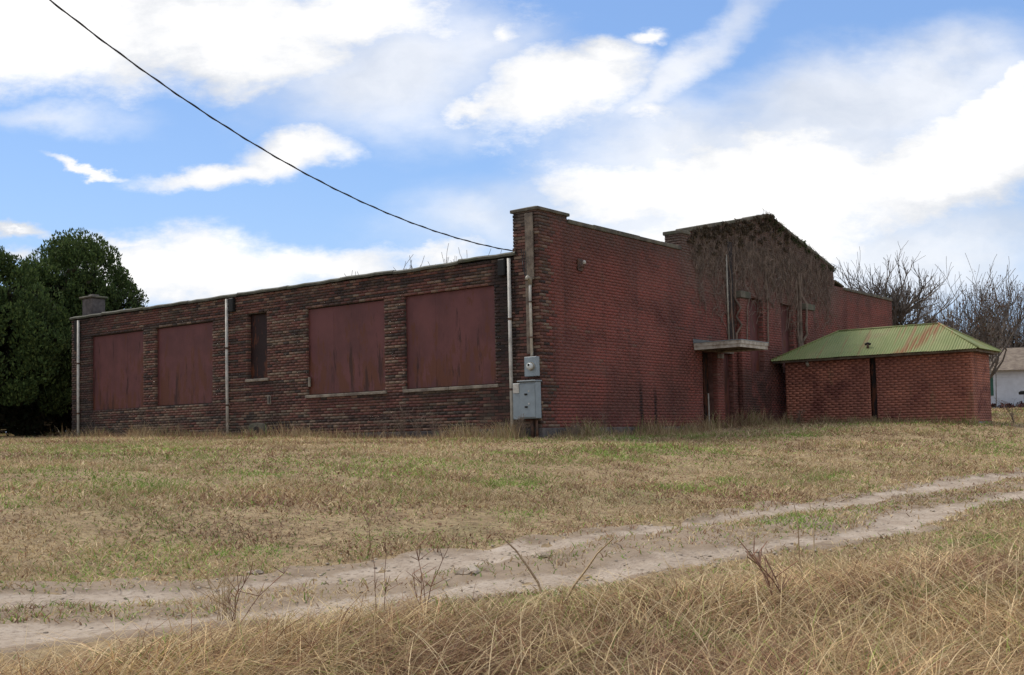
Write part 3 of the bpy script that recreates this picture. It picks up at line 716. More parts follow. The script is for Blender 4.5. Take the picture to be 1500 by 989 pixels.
# ------------------------------------------------------------------ pump-house shed with a hipped green iron roof
SHD = thing('brick_shed', (12.98, -3.1, .2), 'low red brick outbuilding with a rusty green hipped iron roof', 'shed')
SX0, SX1, SY0, SY1, SZ = 12.1, 13.85, -5.83, -.36, 2.2
SLOT = (-3.16, -2.98, .1, 2.2)
mb = MB(); core(mb, 'X', SX0, SY0, SY1, -.1, SZ, [SLOT], .2)
mb.box(SX0+.2, SX1-.001, SY0, SY0+.2, -.1, SZ).box(SX1-.2, SX1, SY0+.201, SY1, -.1, SZ).box(SX0+.2, SX1-.201, SY1-.2, SY1, -.1, SZ)
wl = mb.build('wall', M['mortar_shed'], SHD)
brick_mesh('brickwork', lay(.26, SZ, (SY0-.01, SY1), [SLOT], .93, jut=.009, jit=.005, seed=31), frame('X', SX0), M['shed_brick'], wl)
brick_mesh('brickwork', lay(.26, SZ, (SX0+.001, SX1), [], .97, jut=.003, jit=.0015, seed=32), frame('Y', SY0), M['shed_brick'], wl)
MB().box(SX0+.11, SX0+.14, -3.17, -2.97, .0, SZ).build('slot_board', M['door'], wl)
MB().box(SX0-.05, SX0-.011, SY0-.05, SY1, -.1, .255).box(SX0-.011, SX1+.05, SY0-.05, SY0-.011, -.1, .25).build('footing', M['foundation_pale'], SHD, .008)
EX0, EX1, EY0, EY1, EZ = 11.82, 14.13, -6.1, -.03, 2.27
RX, RY0, RY1, RZ = (EX0+EX1)/2, -4.72, -1.75, 3.1
def iron(A, B, T0, T1):
    """corrugated sheets on the roof face with eave A-B and upper edge T0-T1 (may be one point)"""
    A, B, T0, T1 = map(Vector, (A, B, T0, T1)); u = (B-A).normalized(); L = (B-A).length
    up = (T0-A)-(T0-A).dot(u)*u; H = up.length; v = up/H; nrm = u.cross(v)
    if nrm.z < 0: nrm = -nrm
    a0 = (T0-A).dot(u); a1 = (T1-A).dot(u); SW = .66; n = max(1, round(L/SW)); PIT = .0762
    for k in range(n):
        s0, s1 = L*k/n, L*(k+1)/n+.02; s1 = min(s1, L); m = MB(); c = 0; lift = .004*(k % 2)+random.uniform(0, .003); ext = random.uniform(-.012, .015)
        ss = np.arange(s0, s1+1e-6, PIT/4)
        for s in ss:
            hmax = H*min(1, s/a0 if a0 > 1e-4 else 1, (L-s)/(L-a1) if L-a1 > 1e-4 else 1); hmax = max(hmax, .0)
            z = .0095*sin(2*pi*s/PIT)+lift
            for q in (-.05+ext if hmax > .02 else 0, hmax*.5, hmax):
                p = A+u*s+v*q+nrm*z; m.v.append(tuple(p))
        N = len(ss)
        for i in range(N-1):
            for j in range(2): m.f.append((i*3+j, i*3+j+1, i*3+3+j+1, i*3+3+j))
        nn = len(m.v); m.v += [tuple(Vector(p)-nrm*.002) for p in m.v]; m.f += [tuple(i+nn for i in f[::-1]) for f in list(m.f)]
        for i in range(N-1): m.f.append((i*3, i*3+3, i*3+3+nn, i*3+nn))
        m.build('iron_sheet', M['green_roof'], rf)
rf = MB().prism([(EX0+.07, EZ-.02), (EX1-.07, EZ-.02), (RX, RZ-.09)], 1, RY0-.02, RY1+.02).build('roof', M['wood_grey'], SHD)
iron((EX0, EY0, EZ), (EX0, EY1, EZ), (RX, RY0, RZ), (RX, RY1, RZ))
iron((EX1, EY0, EZ), (EX1, EY1, EZ), (RX, RY0, RZ), (RX, RY1, RZ))
iron((EX0, EY0, EZ), (EX1, EY0, EZ), (RX, RY0, RZ), (RX, RY0, RZ))
iron((EX0, EY1, EZ), (EX1, EY1, EZ), (RX, RY1, RZ), (RX, RY1, RZ))
for P0, P1 in (((RX, RY0, RZ), (RX, RY1, RZ)), ((EX0, EY0, EZ), (RX, RY0, RZ)), ((EX1, EY0, EZ), (RX, RY0, RZ)), ((EX0, EY1, EZ), (RX, RY1, RZ)), ((EX1, EY1, EZ), (RX, RY1, RZ))):
    a, b = Vector(P0), Vector(P1); MB().tube([a+Vector((0, 0, .012)), b+Vector((0, 0, .018))], .026, 6).build('ridge_cap', M['green_roof'], rf, smooth=True)
MB().box(SX0-.2, SX0-.17, EY0+.1, EY1-.02, EZ-.09, EZ-.035).box(SX0-.2, EX1-.08, EY0+.07, EY0+.1, EZ-.09, EZ-.035).box(EX1-.11, EX1-.08, EY0+.1, EY1, EZ-.09, EZ-.035).build('fascia', M['wood_grey'], SHD)
for i in range(9):
    y = -5.9+i*.7; MB().box(EX0+.12, SX0, y, y+.045, EZ-.1, EZ-.03).build('rafter_tail', M['wood_grey'], SHD)
for x in (12.35, 13.0, 13.6): MB().box(x, x+.045, EY0+.1, SY0, EZ-.1, EZ-.03).build('rafter_tail', M['wood_grey'], SHD)
vp_ = MB().tube([(12.1, -2.95, 2.45), (12.1, -2.95, 2.58)], .035, 10).build('roof_vent', M['rust_metal'], rf, smooth=True)
MB().tube([(12.1, -3.03, 2.575), (12.1, -2.95, 2.61), (12.1, -2.87, 2.58)], .035, 8).build('vent_cap', M['dark'], vp_, smooth=True)
MB().tube([(12.0, -1.1, 2.16), (12.05, -1.1, 2.1), (12.08, -1.1, 2.05)], .05, 8).build('lamp_holder', M['conduit'], SHD, smooth=True)

# ------------------------------------------------------------------ leaves and twigs
def leafcloud(name, centers, radii, n_per, size, cols, parent, up=.3, mat='leaf', aspect=.45, seed=0, squash=(1, 1, 1), shell=.55):
    r = np.random.default_rng(seed); C_ = np.repeat(np.asarray(centers, float), n_per, 0); Rr = np.repeat(np.asarray(radii, float), n_per)
    N = len(C_); d = r.normal(size=(N, 3)); d /= np.linalg.norm(d, axis=1)[:, None]
    rad = Rr*(shell+(1-shell)*r.random(N)**.5)
    P = C_+d*rad[:, None]*np.array(squash)
    ax = d*.7+r.normal(size=(N, 3))*.6; ax[:, 2] += up; ax /= np.linalg.norm(ax, axis=1)[:, None]
    sd = np.cross(ax, r.normal(size=(N, 3))); sd /= np.linalg.norm(sd, axis=1)[:, None]
    s = size*r.uniform(.6, 1.4, N)[:, None]; w_ = s*aspect
    V = np.stack([P-ax*s*.5, P+sd*w_*.5, P+ax*s*.5, P-sd*w_*.5], 1).reshape(-1, 3)
    cols = np.asarray(cols); cc = cols[r.integers(0, len(cols), N)]*r.uniform(.7, 1.3, N)[:, None]
    # each clump has a tone of its own
    ct = np.repeat(r.uniform(.75, 1.25, len(centers)), n_per)[:, None]; cc = cc*ct
    tint = np.concatenate([np.repeat(cc, 4, 0), np.ones((N*4, 1))], 1)
    me = nmesh(name, V, np.arange(N*4).reshape(-1, 4), np.full(N, 4), M[mat], {'tint': ('POINT', 'FLOAT_COLOR', tint)})
    return link(name, me, parent)
def conifer(loc, rad, h, label, seed, skirt=.16):
    x, y = loc; z = tz(x, y); t = thing('evergreen_tree', (x, y, z), label, 'tree', 'dense evergreen trees left of the building'); r = random.Random(seed)
    MB().tube([(x, y, z-.2), (x+.1, y, z+h*.3), (x, y+.1, z+h*.8)], [.28, .2, .06], 8).build('trunk', M['twig'], t, smooth=True)
    cs, rs = [], []; zc = z+h*.40
    for i in range(330):
        th = r.uniform(0, 2*pi); ph = math.asin(r.uniform(-.5, 1)); k = r.uniform(.86, 1.0)
        px = cos(th)*cos(ph)*rad*k; py = sin(th)*cos(ph)*rad*k; pz = sin(ph)*(h*.60 if ph > 0 else h*.45)*k
        if r.random() < .05: continue
        cs.append((x+px, y+py, zc+pz)); rs.append(r.uniform(.26, .46)*rad/2.6)
    cols = [(.05, .08, .024), (.07, .105, .03), (.095, .13, .038), (.036, .06, .02)]
    leafcloud('crown', cs, rs, 240, .12, cols, t, up=1.1, seed=seed, aspect=.45, squash=(1, 1, 1.2))
    # inner boughs, with the shade inside the crown put into their dark colour
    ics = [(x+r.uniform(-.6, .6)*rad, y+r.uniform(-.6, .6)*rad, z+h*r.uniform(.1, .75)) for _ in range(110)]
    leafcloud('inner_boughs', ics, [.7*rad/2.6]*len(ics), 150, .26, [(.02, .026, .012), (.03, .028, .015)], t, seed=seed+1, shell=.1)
    return t
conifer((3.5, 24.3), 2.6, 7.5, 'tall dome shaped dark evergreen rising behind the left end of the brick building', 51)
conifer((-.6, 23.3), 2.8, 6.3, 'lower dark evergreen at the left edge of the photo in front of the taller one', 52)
def bare_tree(name, loc, h, label, group, seed, spread=.5, trunk_r=.16, levels=5, first=.28, nlimb=7, up=.55, wob_=.22, leaves=None, thin=.007, limb=None):
    x, y = loc; z = tz(x, y); t = thing(name, (x, y, z), label, 'tree', group); r = random.Random(seed)
    tr = MB(); tw = MB(); tips = []
    th_ = h*first; pts = [Vector((x, y, z-.2))]
    for i in range(4): pts.append(pts[-1]+Vector((r.uniform(-.08, .08), r.uniform(-.08, .08), (th_+.2)/4)))
    tr.tube(pts, [trunk_r*(1-.08*i) for i in range(5)], 8)
    def grow_(p, d, L, rad, lv):
        n = 4 if lv > 1 else 3; q = [p]; dd = d.copy()
        for i in range(n):
            dd = (dd+Vector((r.gauss(0, wob_), r.gauss(0, wob_), r.gauss(.05, wob_*.6)))*.55).normalized(); q.append(q[-1]+dd*L/n)
        (tr if lv >= levels-1 else tw).tube(q, [max(thin, rad*(1-.55*i/n)) for i in range(n+1)], 5 if lv >= levels-1 else 3, cap=False)
        tips.append(q[-1])
        if lv == 0: return
        for k in range(r.choice((3, 4, 4, 5)) if lv > 1 else 4):
            i = r.randint(1, n); a = q[i]; s = Vector((r.gauss(0, 1), r.gauss(0, 1), r.gauss(.2, .7))).normalized()
            nd_ = (dd*(1-spread)+s*spread+Vector((0, 0, .12))).normalized()
            grow_(a, nd_, L*r.uniform(.5, .78), max(thin, rad*.5), lv-1)
    for k in range(nlimb):
        an = 2*pi*k/nlimb+r.uniform(-.3, .3); d = Vector((cos(an)*r.uniform(.4, 1), sin(an)*r.uniform(.4, 1), up*r.uniform(.6, 1.8))).normalized()
        grow_(pts[-1]-Vector((0, 0, r.uniform(0, th_*.25))), d, (limb or h*.36)*r.uniform(.8, 1.15), trunk_r*.45, levels-1)
    tr.build('trunk', M['twig'], t, smooth=True); tw.build('branches', M['twig'], t)
    if leaves:
        c = [tuple(p) for p in r.sample(tips, min(len(tips), leaves[0]))]
        leafcloud('clinging_leaves', c, [leaves[2]]*len(c), leaves[1], .13, leaves[3], t, seed=seed, shell=.1, up=0)
    return t, pts[-1]
BR = [(.11, .055, .03), (.08, .045, .025), (.06, .05, .025)]
# tree behind the far end of the front wall, its trunk wrapped in ivy
tA, top = bare_tree('bare_tree', (25.6, 1.0), 6.1, 'leafless tree with an ivy wrapped trunk behind the far end of the gabled front', 'leafless trees', 61, spread=.42, trunk_r=.17, levels=4, first=.66, nlimb=22, up=.36, thin=.007, limb=1.65)
r = random.Random(3); zt = tz(25.6, 1.0)
leafcloud('ivy', [(25.6+r.gauss(0, .18), 1.0+r.gauss(0, .18), zt+.3+i*.085) for i in range(54)]+[(25.6+r.gauss(0, .5), 1.6+r.gauss(0, .5), top.z+r.uniform(-.1, .5)) for i in range(16)], [.28]*70, 60, .13, [(.02, .03, .014), (.035, .045, .02)], tA, seed=5, shell=.2)
spec = [((64.5, 6.5), 13, 'tall leafless tree at the right edge of the photo behind the white house', .2, 71, (110, 8, .35, BR)),
        ((37.9, 1.1), 6.1, 'many stemmed leafless tree beside the shed roof with a few brown leaves left', .16, 72, (90, 8, .3, BR)),
        ((45.5, 4.0), 4.7, 'leafless tree leaning left over the scrub beyond the shed', .16, 73, (60, 7, .3, BR)),
        ((60.1, 11.6), 6.0, 'slim pale leafless tree standing in the gap between the ivy tree and the scrub', .1, 75, None),
        ((66, 4.0), 9.5, 'broad leafless tree rising at the far right behind its neighbours', .22, 76, (80, 7, .35, BR))]
for loc, h, lab, tr_, sd_, lv in spec: bare_tree('bare_tree', loc, h, lab, 'leafless trees', sd_, spread=.42, trunk_r=tr_, levels=4 if sd_ != 75 else 3, first=.2, nlimb=9, up=1.0, leaves=lv, thin=.014)
bare_tree('bare_tree', (22.3, 24.5), 7.9, 'leafless twiggy tree tops showing over the long roof', 'leafless trees', 81, spread=.4, trunk_r=.15, levels=4, first=.3, nlimb=8, up=1.3, thin=.012)
bare_tree('bare_tree', (25.0, 24.3), 8.3, 'leafless tree tops showing over the roof close to the corner pier', 'leafless trees', 82, spread=.4, trunk_r=.15, levels=4, first=.3, nlimb=8, up=1.3, thin=.012)
bare_tree('bare_tree', (10.6, 42.9), 9.8, 'leafless tree at the far left behind the dark evergreens', 'leafless trees', 83, spread=.42, trunk_r=.2, levels=4, first=.25, nlimb=8, up=1.0, thin=.014)
# scrub behind the shed, and a dark leafy backdrop added under the evergreens
def scrub(name, pts, hh, rr, n, size, cols, label, cat, seed, per=150, stems=True):
    r = random.Random(seed); cs, rs = [], []
    for i in range(n):
        k = r.uniform(0, len(pts)-1.001); a = pts[int(k)]; b = pts[int(k)+1]; f = k-int(k)
        x = a[0]+(b[0]-a[0])*f+r.gauss(0, rr*.7); y = a[1]+(b[1]-a[1])*f+r.gauss(0, rr*.7)
        cs.append((x, y, tz(x, y)+r.uniform(.05, hh)*r.uniform(.5, 1))); rs.append(r.uniform(.5, 1)*rr)
    x, y = pts[0]; t = thing(name, (x, y, tz(x, y)), label, cat)
    o = leafcloud('foliage', cs, rs, per, size, cols, t, seed=seed, shell=.2, up=.2)
    if stems:
        m = MB()
        for c in cs[:int(n*.9)]:
            for q in range(4):
                b = Vector((c[0]+r.gauss(0, .4), c[1]+r.gauss(0, .4), tz(c[0], c[1]))); e = b+Vector((r.gauss(0, .5), r.gauss(0, .5), hh*r.uniform(.6, 1.25))); mm = b.lerp(e, .5)+Vector((r.gauss(0, .2), r.gauss(0, .2), 0))
                m.tube([b, mm, e], [.03, .02, .01], 3, cap=False)
        m.build('stems', M['twig'], t)
    return t
scrub('scrub', [(44.5, 7.0), (41.4, 3.1), (42.4, 4.0)], 3.3, .6, 80, .3, [(.06, .04, .03), (.045, .04, .03), (.05, .035, .022)], 'dark tangled winter scrub filling the gap behind the shed roof', 'scrub', 91, 110)
scrub('scrub', [(62, 13), (67.6, 8.8), (71, 4.5), (74, -1)], 7.6, 1.0, 230, .36, [(.06, .045, .035), (.045, .04, .03), (.05, .035, .022)], 'tall dark thicket standing behind the white house', 'scrub', 95, 110)
scrub('scrub', [(60, 26), (68.8, 16.7), (77.3, 12)], 8.0, 1.1, 110, .45, [(.11, .07, .06), (.09, .065, .055), (.1, .05, .045)], 'low reddish brown tree line on the horizon between building and shed', 'scrub', 92, 90)
scrub('backdrop', [(-2, 38), (3.2, 34), (6, 30.5), (10, 28.5)], 3.4, .9, 170, .22, [(.018, .022, .012), (.025, .024, .014)], 'added dark leafy hedge closing the gap under the evergreen trees', 'backdrop', 93, 160, False)  # added to hide bright sky; the shade there is in its dark colour
scrub('flower_bed', [(48.6, 4.0), (50.2, 1.0)], .4, .3, 26, .14, [(.1, .03, .03), (.03, .03, .025), (.16, .06, .06)], 'low row of dark reddish bushes at the foot of the white house', 'bushes', 94, 60, False)

# ------------------------------------------------------------------ the white house, mailbox and parked car
hs = thing('white_house', (54, 1.5, tz(54, 1.5)), 'distant low white clapboard house with green shutters and a brown roof at the right edge', 'house')
hz = tz(52, 1.5); ang = radians(118); ux, uy = cos(ang), sin(ang); vx, vy = sin(ang), -cos(ang)
H0 = Vector((51.0, 1.2, 0))
def HP(s, d, z): return (H0.x+ux*s+vx*d, H0.y+uy*s+vy*d, z)
def hbox(m, s0, s1, d0, d1, z0, z1):
    k = len(m.v); m.v += [HP(s0,d0,z0),HP(s1,d0,z0),HP(s1,d1,z0),HP(s0,d1,z0),HP(s0,d0,z1),HP(s1,d0,z1),HP(s1,d1,z1),HP(s0,d1,z1)]
    m.f += [(k,k+3,k+2,k+1),(k+4,k+5,k+6,k+7),(k,k+1,k+5,k+4),(k+1,k+2,k+6,k+5),(k+2,k+3,k+7,k+6),(k+3,k,k+4,k+7)]; return m
hw = hbox(MB(), -6, 4, 0, 7, hz-.2, hz+2.4).build('wall', M['white_paint'], hs)
for i in range(15): hbox(MB(), -6.02, 4.02, -.025, -.001, hz+.1+i*.155, hz+.1+i*.155+.14).build('clapboard', M['white_paint'], hw)
m = MB(); k = 0
for s in (-6.4, 4.4): m.v += [HP(s, -.5, hz+2.35), HP(s, 7.5, hz+2.35), HP(s, 3.5, hz+3.9)]
m.f = [(0,1,2),(3,5,4),(0,3,4,1),(1,4,5,2),(2,5,3,0)]; m.build('roof', M['house_roof'], hs)
for s in (-2.2, .1, 3.5):
    wn = hbox(MB(), s-.45, s+.45, -.06, -.026, hz+.95, hz+2.1).build('window', M['carglass'], hs)
    for q in (-.78, .5): hbox(MB(), s+q, s+q+.28, -.07, -.027, hz+.9, hz+2.15).build('shutter', M['shutter'], wn)
    hbox(MB(), s-.5, s+.5, -.075, -.061, hz+1.5, hz+1.54).build('glazing_bar', M['white_paint'], wn)
hbox(MB(), -5.2, -4.3, -.06, -.026, hz+.1, hz+2.15).build('door', M['shutter'], hs)
mx_, my_ = 29.75, -2.95; mz = tz(mx_, my_)
mbx = thing('mailbox', (mx_, my_, mz), 'small black mailbox on a post at the right edge of the photo', 'mailbox')
MB().box(mx_-.05, mx_+.05, my_-.05, my_+.05, mz-.1, mz+.68).build('post', M['dark'], mbx)
MB().prism([(my_-.24, mz+.68), (my_+.24, mz+.68), (my_+.24, mz+.78), (my_+.16, mz+.83), (my_-.16, mz+.83), (my_-.24, mz+.78)], 0, mx_-.1, mx_+.1).build('letter_box', M['dark'], mbx, .01)
# car in the dark under the evergreens
def car(x, y, rz, label):
    z = tz(x, y); t = thing('parked_car', (x, y, z), label, 'car', rz=0)
    Rm = Matrix.Translation((x, y, z)) @ Matrix.Rotation(rz, 4, 'Z')
    def B(m, name, mat, par=t, bev=0, sm=False):
        m.v = [tuple(Rm @ Vector(p)) for p in m.v]; return m.build(name, M[mat], par, bev, sm)
    prof = [(-2.2, .35), (-1.75, .28), (1.7, .28), (2.2, .35), (2.25, .62), (2.1, .78), (1.05, .93), (-1.6, .98), (-2.15, .92), (-2.25, .6)]
    b = B(MB().prism(prof, 1, -.87, .87), 'body', 'carpaint', bev=.04)
    cab_ = [(-1.75, .96), (-1.15, 1.40), (-.9, 1.45), (.05, 1.45), (.35, 1.38), (1.1, .92)]
    B(MB().prism(cab_, 1, -.70, .70), 'cabin', 'carpaint', bev=.05)
    for s in (-1, 1): B(MB().prism([(-1.45, 1.0), (-1.02, 1.36), (.12, 1.37), (.75, 1.0)], 1, s*.705, s*.712), 'side_window', 'carglass')
    B(MB().poly([(1.1, -.62, .955), (1.1, .62, .955), (.4, .58, 1.4), (.4, -.58, 1.4)]), 'windscreen', 'carglass')
    B(MB().poly([(-1.78, -.62, .985), (-1.78, .62, .985), (-1.18, .58, 1.405), (-1.18, -.58, 1.405)]), 'rear_window', 'carglass')
    for sx in (-1.4, 1.4):
        for sy in (-.8, .8):
            wh = B(MB().tube([(sx, sy-.1, .32), (sx, sy+.1, .32)], .32, 20), 'wheel', 'dark'); B(MB().tube([(sx, sy-.105, .32), (sx, sy+.105, .32)], .18, 12), 'rim', 'box', wh)
    for s in (-.6, .6): B(MB().box(2.2, 2.27, s-.16, s+.16, .6, .74), 'headlight', 'pipe'); B(MB().box(-2.27, -2.2, s-.16, s+.16, .65, .8), 'tail_light', 'board')
    B(MB().box(-1.2, 1.0, -.885, -.871, .58, .61), 'trim', 'box')
    return t
car(1.4, 26.6, radians(130), 'dark blue parked car hidden in the gloom under the evergreens at far left')
car(4.6, 27.6, radians(60), 'dark parked car with a pale windscreen behind the evergreen trunk')

# ------------------------------------------------------------------ dead creeper and ivy on the front gable
cr = thing('dead_creeper', (12, -.02, 3), 'leafless creeper covering the whole gable above the entrance in grey stems', 'creeper')
m = MB(); r = random.Random(17)
def inside(x, z): return z < (gable(x)+.05 if 6.9 < x < 17.1 else 5.05)
seeds = [(r.uniform(7.2, 16.8), 6.0-abs(r.gauss(0, .9))-.6) for _ in range(800)]+[(r.gauss(9.4, .2), r.uniform(2.8, 4.4)) for _ in range(26)]+[(r.gauss(14.0, .35), r.uniform(2.9, 4.4)) for _ in range(34)]+[(r.uniform(6.5, 8.6), r.uniform(4.3, 5.0)) for _ in range(30)]+[(r.gauss(11.9, .5), r.uniform(3.9, 4.6)) for _ in range(24)]
for (x, z) in seeds:
    a = pi/2+r.gauss((12-x)*-.03, .25); L = r.uniform(.6, 2.1); n = int(L/.11); p = [(x, -.03, z)]; rad = r.uniform(.004, .012)
    for i in range(n):
        a += r.gauss(0, .48)+(pi/2-a)*.08; x += cos(a)*.11; z += sin(a)*.11
        if not inside(x, z): break
        p.append((x, -.03-r.random()*.035, z))
    if len(p) > 2: m.tube(p, [rad*(1-.5*i/len(p)) for i in range(len(p))], 3, cap=False)
m.build('fine_stems', M['vine'], cr)
m = MB()
for x0, lean, ht, rad in ((9.5, .05, 5.3, .035), (9.3, -.08, 5.1, .03), (14.05, .0, 5.2, .06), (14.12, .1, 5.0, .045), (13.9, -.12, 4.8, .035), (9.9, .2, 4.9, .02), (11.6, .05, 5.4, .03)):
    z = 2.7; p = [(x0, -.2 if 9.6 < x0 < 10.2 else -.06, z)]; x = x0
    while z < ht: z += .25; x += lean*.12+r.gauss(0, .035); p.append((x, -.2 if (9.55 < x < 10.2 and z < 4.25) or (14.15 < x < 14.9 and z < 4.25) else -.06, z))
    m.tube(p, [rad*(1-.5*i/len(p)) for i in range(len(p))], 5, cap=False)
m.build('main_stems', M['vine'], cr)
cs = []; rs = []
for i in range(150):
    x = r.uniform(6.9, 13.4); cs.append((x, -.05+r.uniform(-.03, .02), gable(x)+.05-abs(r.gauss(0, .35)))); rs.append(.08)
leafcloud('dry_leaf_thatch', cs, rs, 40, .07, [(.09, .07, .045), (.07, .055, .04), (.12, .09, .06)], cr, seed=23, shell=.1, squash=(1.6, .7, 1))
iv = thing('ivy', (14.5, 0, 5.5), 'green ivy growing along the right slope of the gable top', 'ivy')
cs = []; rs = []
for i in range(150):
    x = r.uniform(12.0, 17.1); cs.append((x, r.uniform(-.06, .3), gable(x)+.06+r.uniform(-.22, .05)*(1 if i % 3 else 1.5))); rs.append(r.uniform(.06, .13)*(.5+.5*min(1, (x-11.9)/1.5)))
leafcloud('leaves', cs, rs, 70, .075, [(.03, .05, .016), (.05, .07, .022), (.075, .085, .03), (.04, .035, .02)], iv, seed=24, shell=.1, squash=(1.4, .8, 1))
m = MB()
for i in range(70):
    x = r.uniform(11.9, 17.1); z = gable(x)+.12; m.tube([(x, .1, z), (x+r.gauss(0, .06), .1, z+r.uniform(.06, .16)), (x+r.gauss(0, .12), .1, z+r.uniform(.1, .2))], .004, 3, cap=False)
m.build('stray_shoots', M['vine'], iv)['kind'] = 'stuff'

# ------------------------------------------------------------------ grass
def blades(name, x, y, h, wd, lean, th, tint, segs, label, z0=None, droop=.5, kind='stuff'):
    n = len(x); z = surf(x, y) if z0 is None else z0
    t = np.linspace(0, 1, segs+1); hd = np.stack([np.cos(th), np.sin(th)], 1)
    va = np.arctan2(y-EYE.y, x-EYE.x)+pi/2+RG.normal(0, .55, n)          # blade faces turned every way, mostly broadside on
    wv = np.stack([np.cos(va), np.sin(va)], 1)
    V = []
    for i, q in enumerate(t):
        r_ = lean*h*(q**1.7); zz = h*(q-droop*lean*q**2.2*.6)
        cx_ = x+hd[:, 0]*r_; cy_ = y+hd[:, 1]*r_; cz_ = z-.015+np.maximum(zz, .004*i)
        ww = wd*(1-q)**.7*.5
        if i < segs:
            V.append(np.stack([cx_-wv[:, 0]*ww, cy_-wv[:, 1]*ww, cz_], 1)); V.append(np.stack([cx_+wv[:, 0]*ww, cy_+wv[:, 1]*ww, cz_], 1))
        else: V.append(np.stack([cx_, cy_, cz_], 1))
    k = 2*segs+1; V = np.stack(V, 1).reshape(-1, 3); base = (np.arange(n)*k)[:, None]
    q4 = np.concatenate([base+np.array([2*i, 2*i+1, 2*i+3, 2*i+2]) for i in range(segs-1)], 1).reshape(-1, 4) if segs > 1 else np.zeros((0, 4), int)
    t3 = base+np.array([2*segs-2, 2*segs-1, 2*segs])
    idx = np.concatenate([q4.ravel(), t3.ravel()]); sizes = np.concatenate([np.full(len(q4), 4), np.full(len(t3), 3)])
    tc = np.concatenate([np.repeat(tint, k, 0), np.ones((n*k, 1))], 1)
    me = nmesh(name, V, idx, sizes, M['grass'], {'tint': ('POINT', 'FLOAT_COLOR', tc)})
    return tag(link(name, me), label, kind=kind)
def wedge(n, r0, r1, p, half=33):
    u = RG.random(n); r_ = (r0**p+(r1**p-r0**p)*u)**(1/p) if abs(p) > 1e-6 else r0*(r1/r0)**u
    a = VIEW_AZ+np.radians(RG.uniform(-half, half, n)); return EYE.x+r_*np.cos(a), EYE.y+r_*np.sin(a), r_
def bank_y(x): return np.interp(x, [-22, -17.3, -16.6, -16, -15.2, -14.6, -13.4, -12, -10, -7, -3, 3], [-8.9, -9.5, -9.3, -9.2, -9.7, -10.25, -11.05, -11.45, -11.75, -12.1, -12.5, -12.9])
def clear(x, y): return ~((x > -.02) & (x < XE) & (y > -.02) & (y < 19.4)) & ~((x > 12.08) & (x < 13.88) & (y > -5.86) & (y < 0))
STRAW = np.array([(.52, .4, .225), (.42, .315, .175), (.6, .475, .29), (.34, .235, .13), (.29, .18, .105), (.47, .35, .205)])
RUSSET = np.array([(.22, .12, .075), (.17, .1, .065), (.28, .16, .1), (.3, .2, .13)])
GREEN = np.array([(.19, .28, .06), (.25, .32, .08), (.15, .23, .05), (.3, .34, .11)])
GPATCH = [(-11.4, -3.0, 2.8, 1.2), (-13.5, -1.5, 2.5, 1.2), (-2.0, -4.0, 4.5, 1.9), (2.5, -1.6, 4.2, 1.2), (-8.8, -9.75, 1.3, .3), (-6.8, -9.9, .8, .25), (-10.5, -7.3, 1.6, .4), (-6, -7, 1.8, .5), (-3.0, -7.6, 1.6, .5), (-8.8, -10.2, 1.2, .35), (-9, -12.1, 2.0, .6), (-12.2, -9.7, .8, .3), (-8, -5.5, 1.6, .8), (5.5, -3.5, 3, 1.0), (-15, -3.5, 1.6, .6), (-4.5, -2.5, 1.6, .7), (-13.5, -6.9, 1.4, .35), (30, -5, 6, 3), (45, -1, 6, 2)]
def pick(x, y, n, gk=1.0):
    g = .13+.42*np.clip(wob(x, y, 31, .55)-.05, 0, 1)+.12*wob(x, y, 34, 2.5)
    for (a, b, c, d) in GPATCH: g = np.maximum(g, 1.0*np.exp(-(((x-a)/c)**2+((y-b)/d)**2)*1.3)*(.7+.5*wob(x, y, 35, 3)))
    g = np.clip(g*gk, 0, .92); ru = np.clip(.2+.55*wob(x, y, 32, .8)+.2*wob(x, y, 37, 3), 0.02, .75)
    u = RG.random(n); v = RG.random(n)
    c = STRAW[RG.integers(0, len(STRAW), n)].copy(); m = v < ru; c[m] = RUSSET[RG.integers(0, len(RUSSET), m.sum())]
    m = u < g; c[m] = GREEN[RG.integers(0, len(GREEN), m.sum())]
    return c*(RG.uniform(.82, 1.16, n)*(1+.2*wob(x, y, 33, 1.1)))[:, None]
# 1 mown field
n = 450000; x, y, rr_ = wedge(n, 7.5, 58, .45)
ru = rutness(x, y); intrack = (y < rut_y(RUT_A, x)+.45) & (y > rut_y(RUT_B, x)-.4)
keep = clear(x, y) & (y > bank_y(x)-.4) & (RG.random(n) > np.clip(ru*1.25-.12, 0, .98)) & ((~intrack) | (RG.random(n) < np.interp(x+.6*wob(x, y, 47, 1.2), [-17, -16, -14.8, -11.5, -10, -8], [.6, .45, .1, .12, .35, .8])))
x, y, rr_ = x[keep], y[keep], rr_[keep]; n = len(x); intr = intrack[keep]
hh = (.035+.06*RG.random(n)**2)*(1+.45*wob(x, y, 42, 1.3))*np.where(intr, .85, 1)*(1+rr_/60); hh = np.maximum(hh, .018)
blades('field_grass', x, y, hh, (.0052+.00062*rr_)*RG.uniform(.7, 1.4, n), RG.uniform(.5, 2.2, n), RG.uniform(0, 2*pi, n), pick(x, y, n), 2, 'short dry mown grass with green patches across the field', z0=surf(x, y)+np.where(intr, .02, 0.))
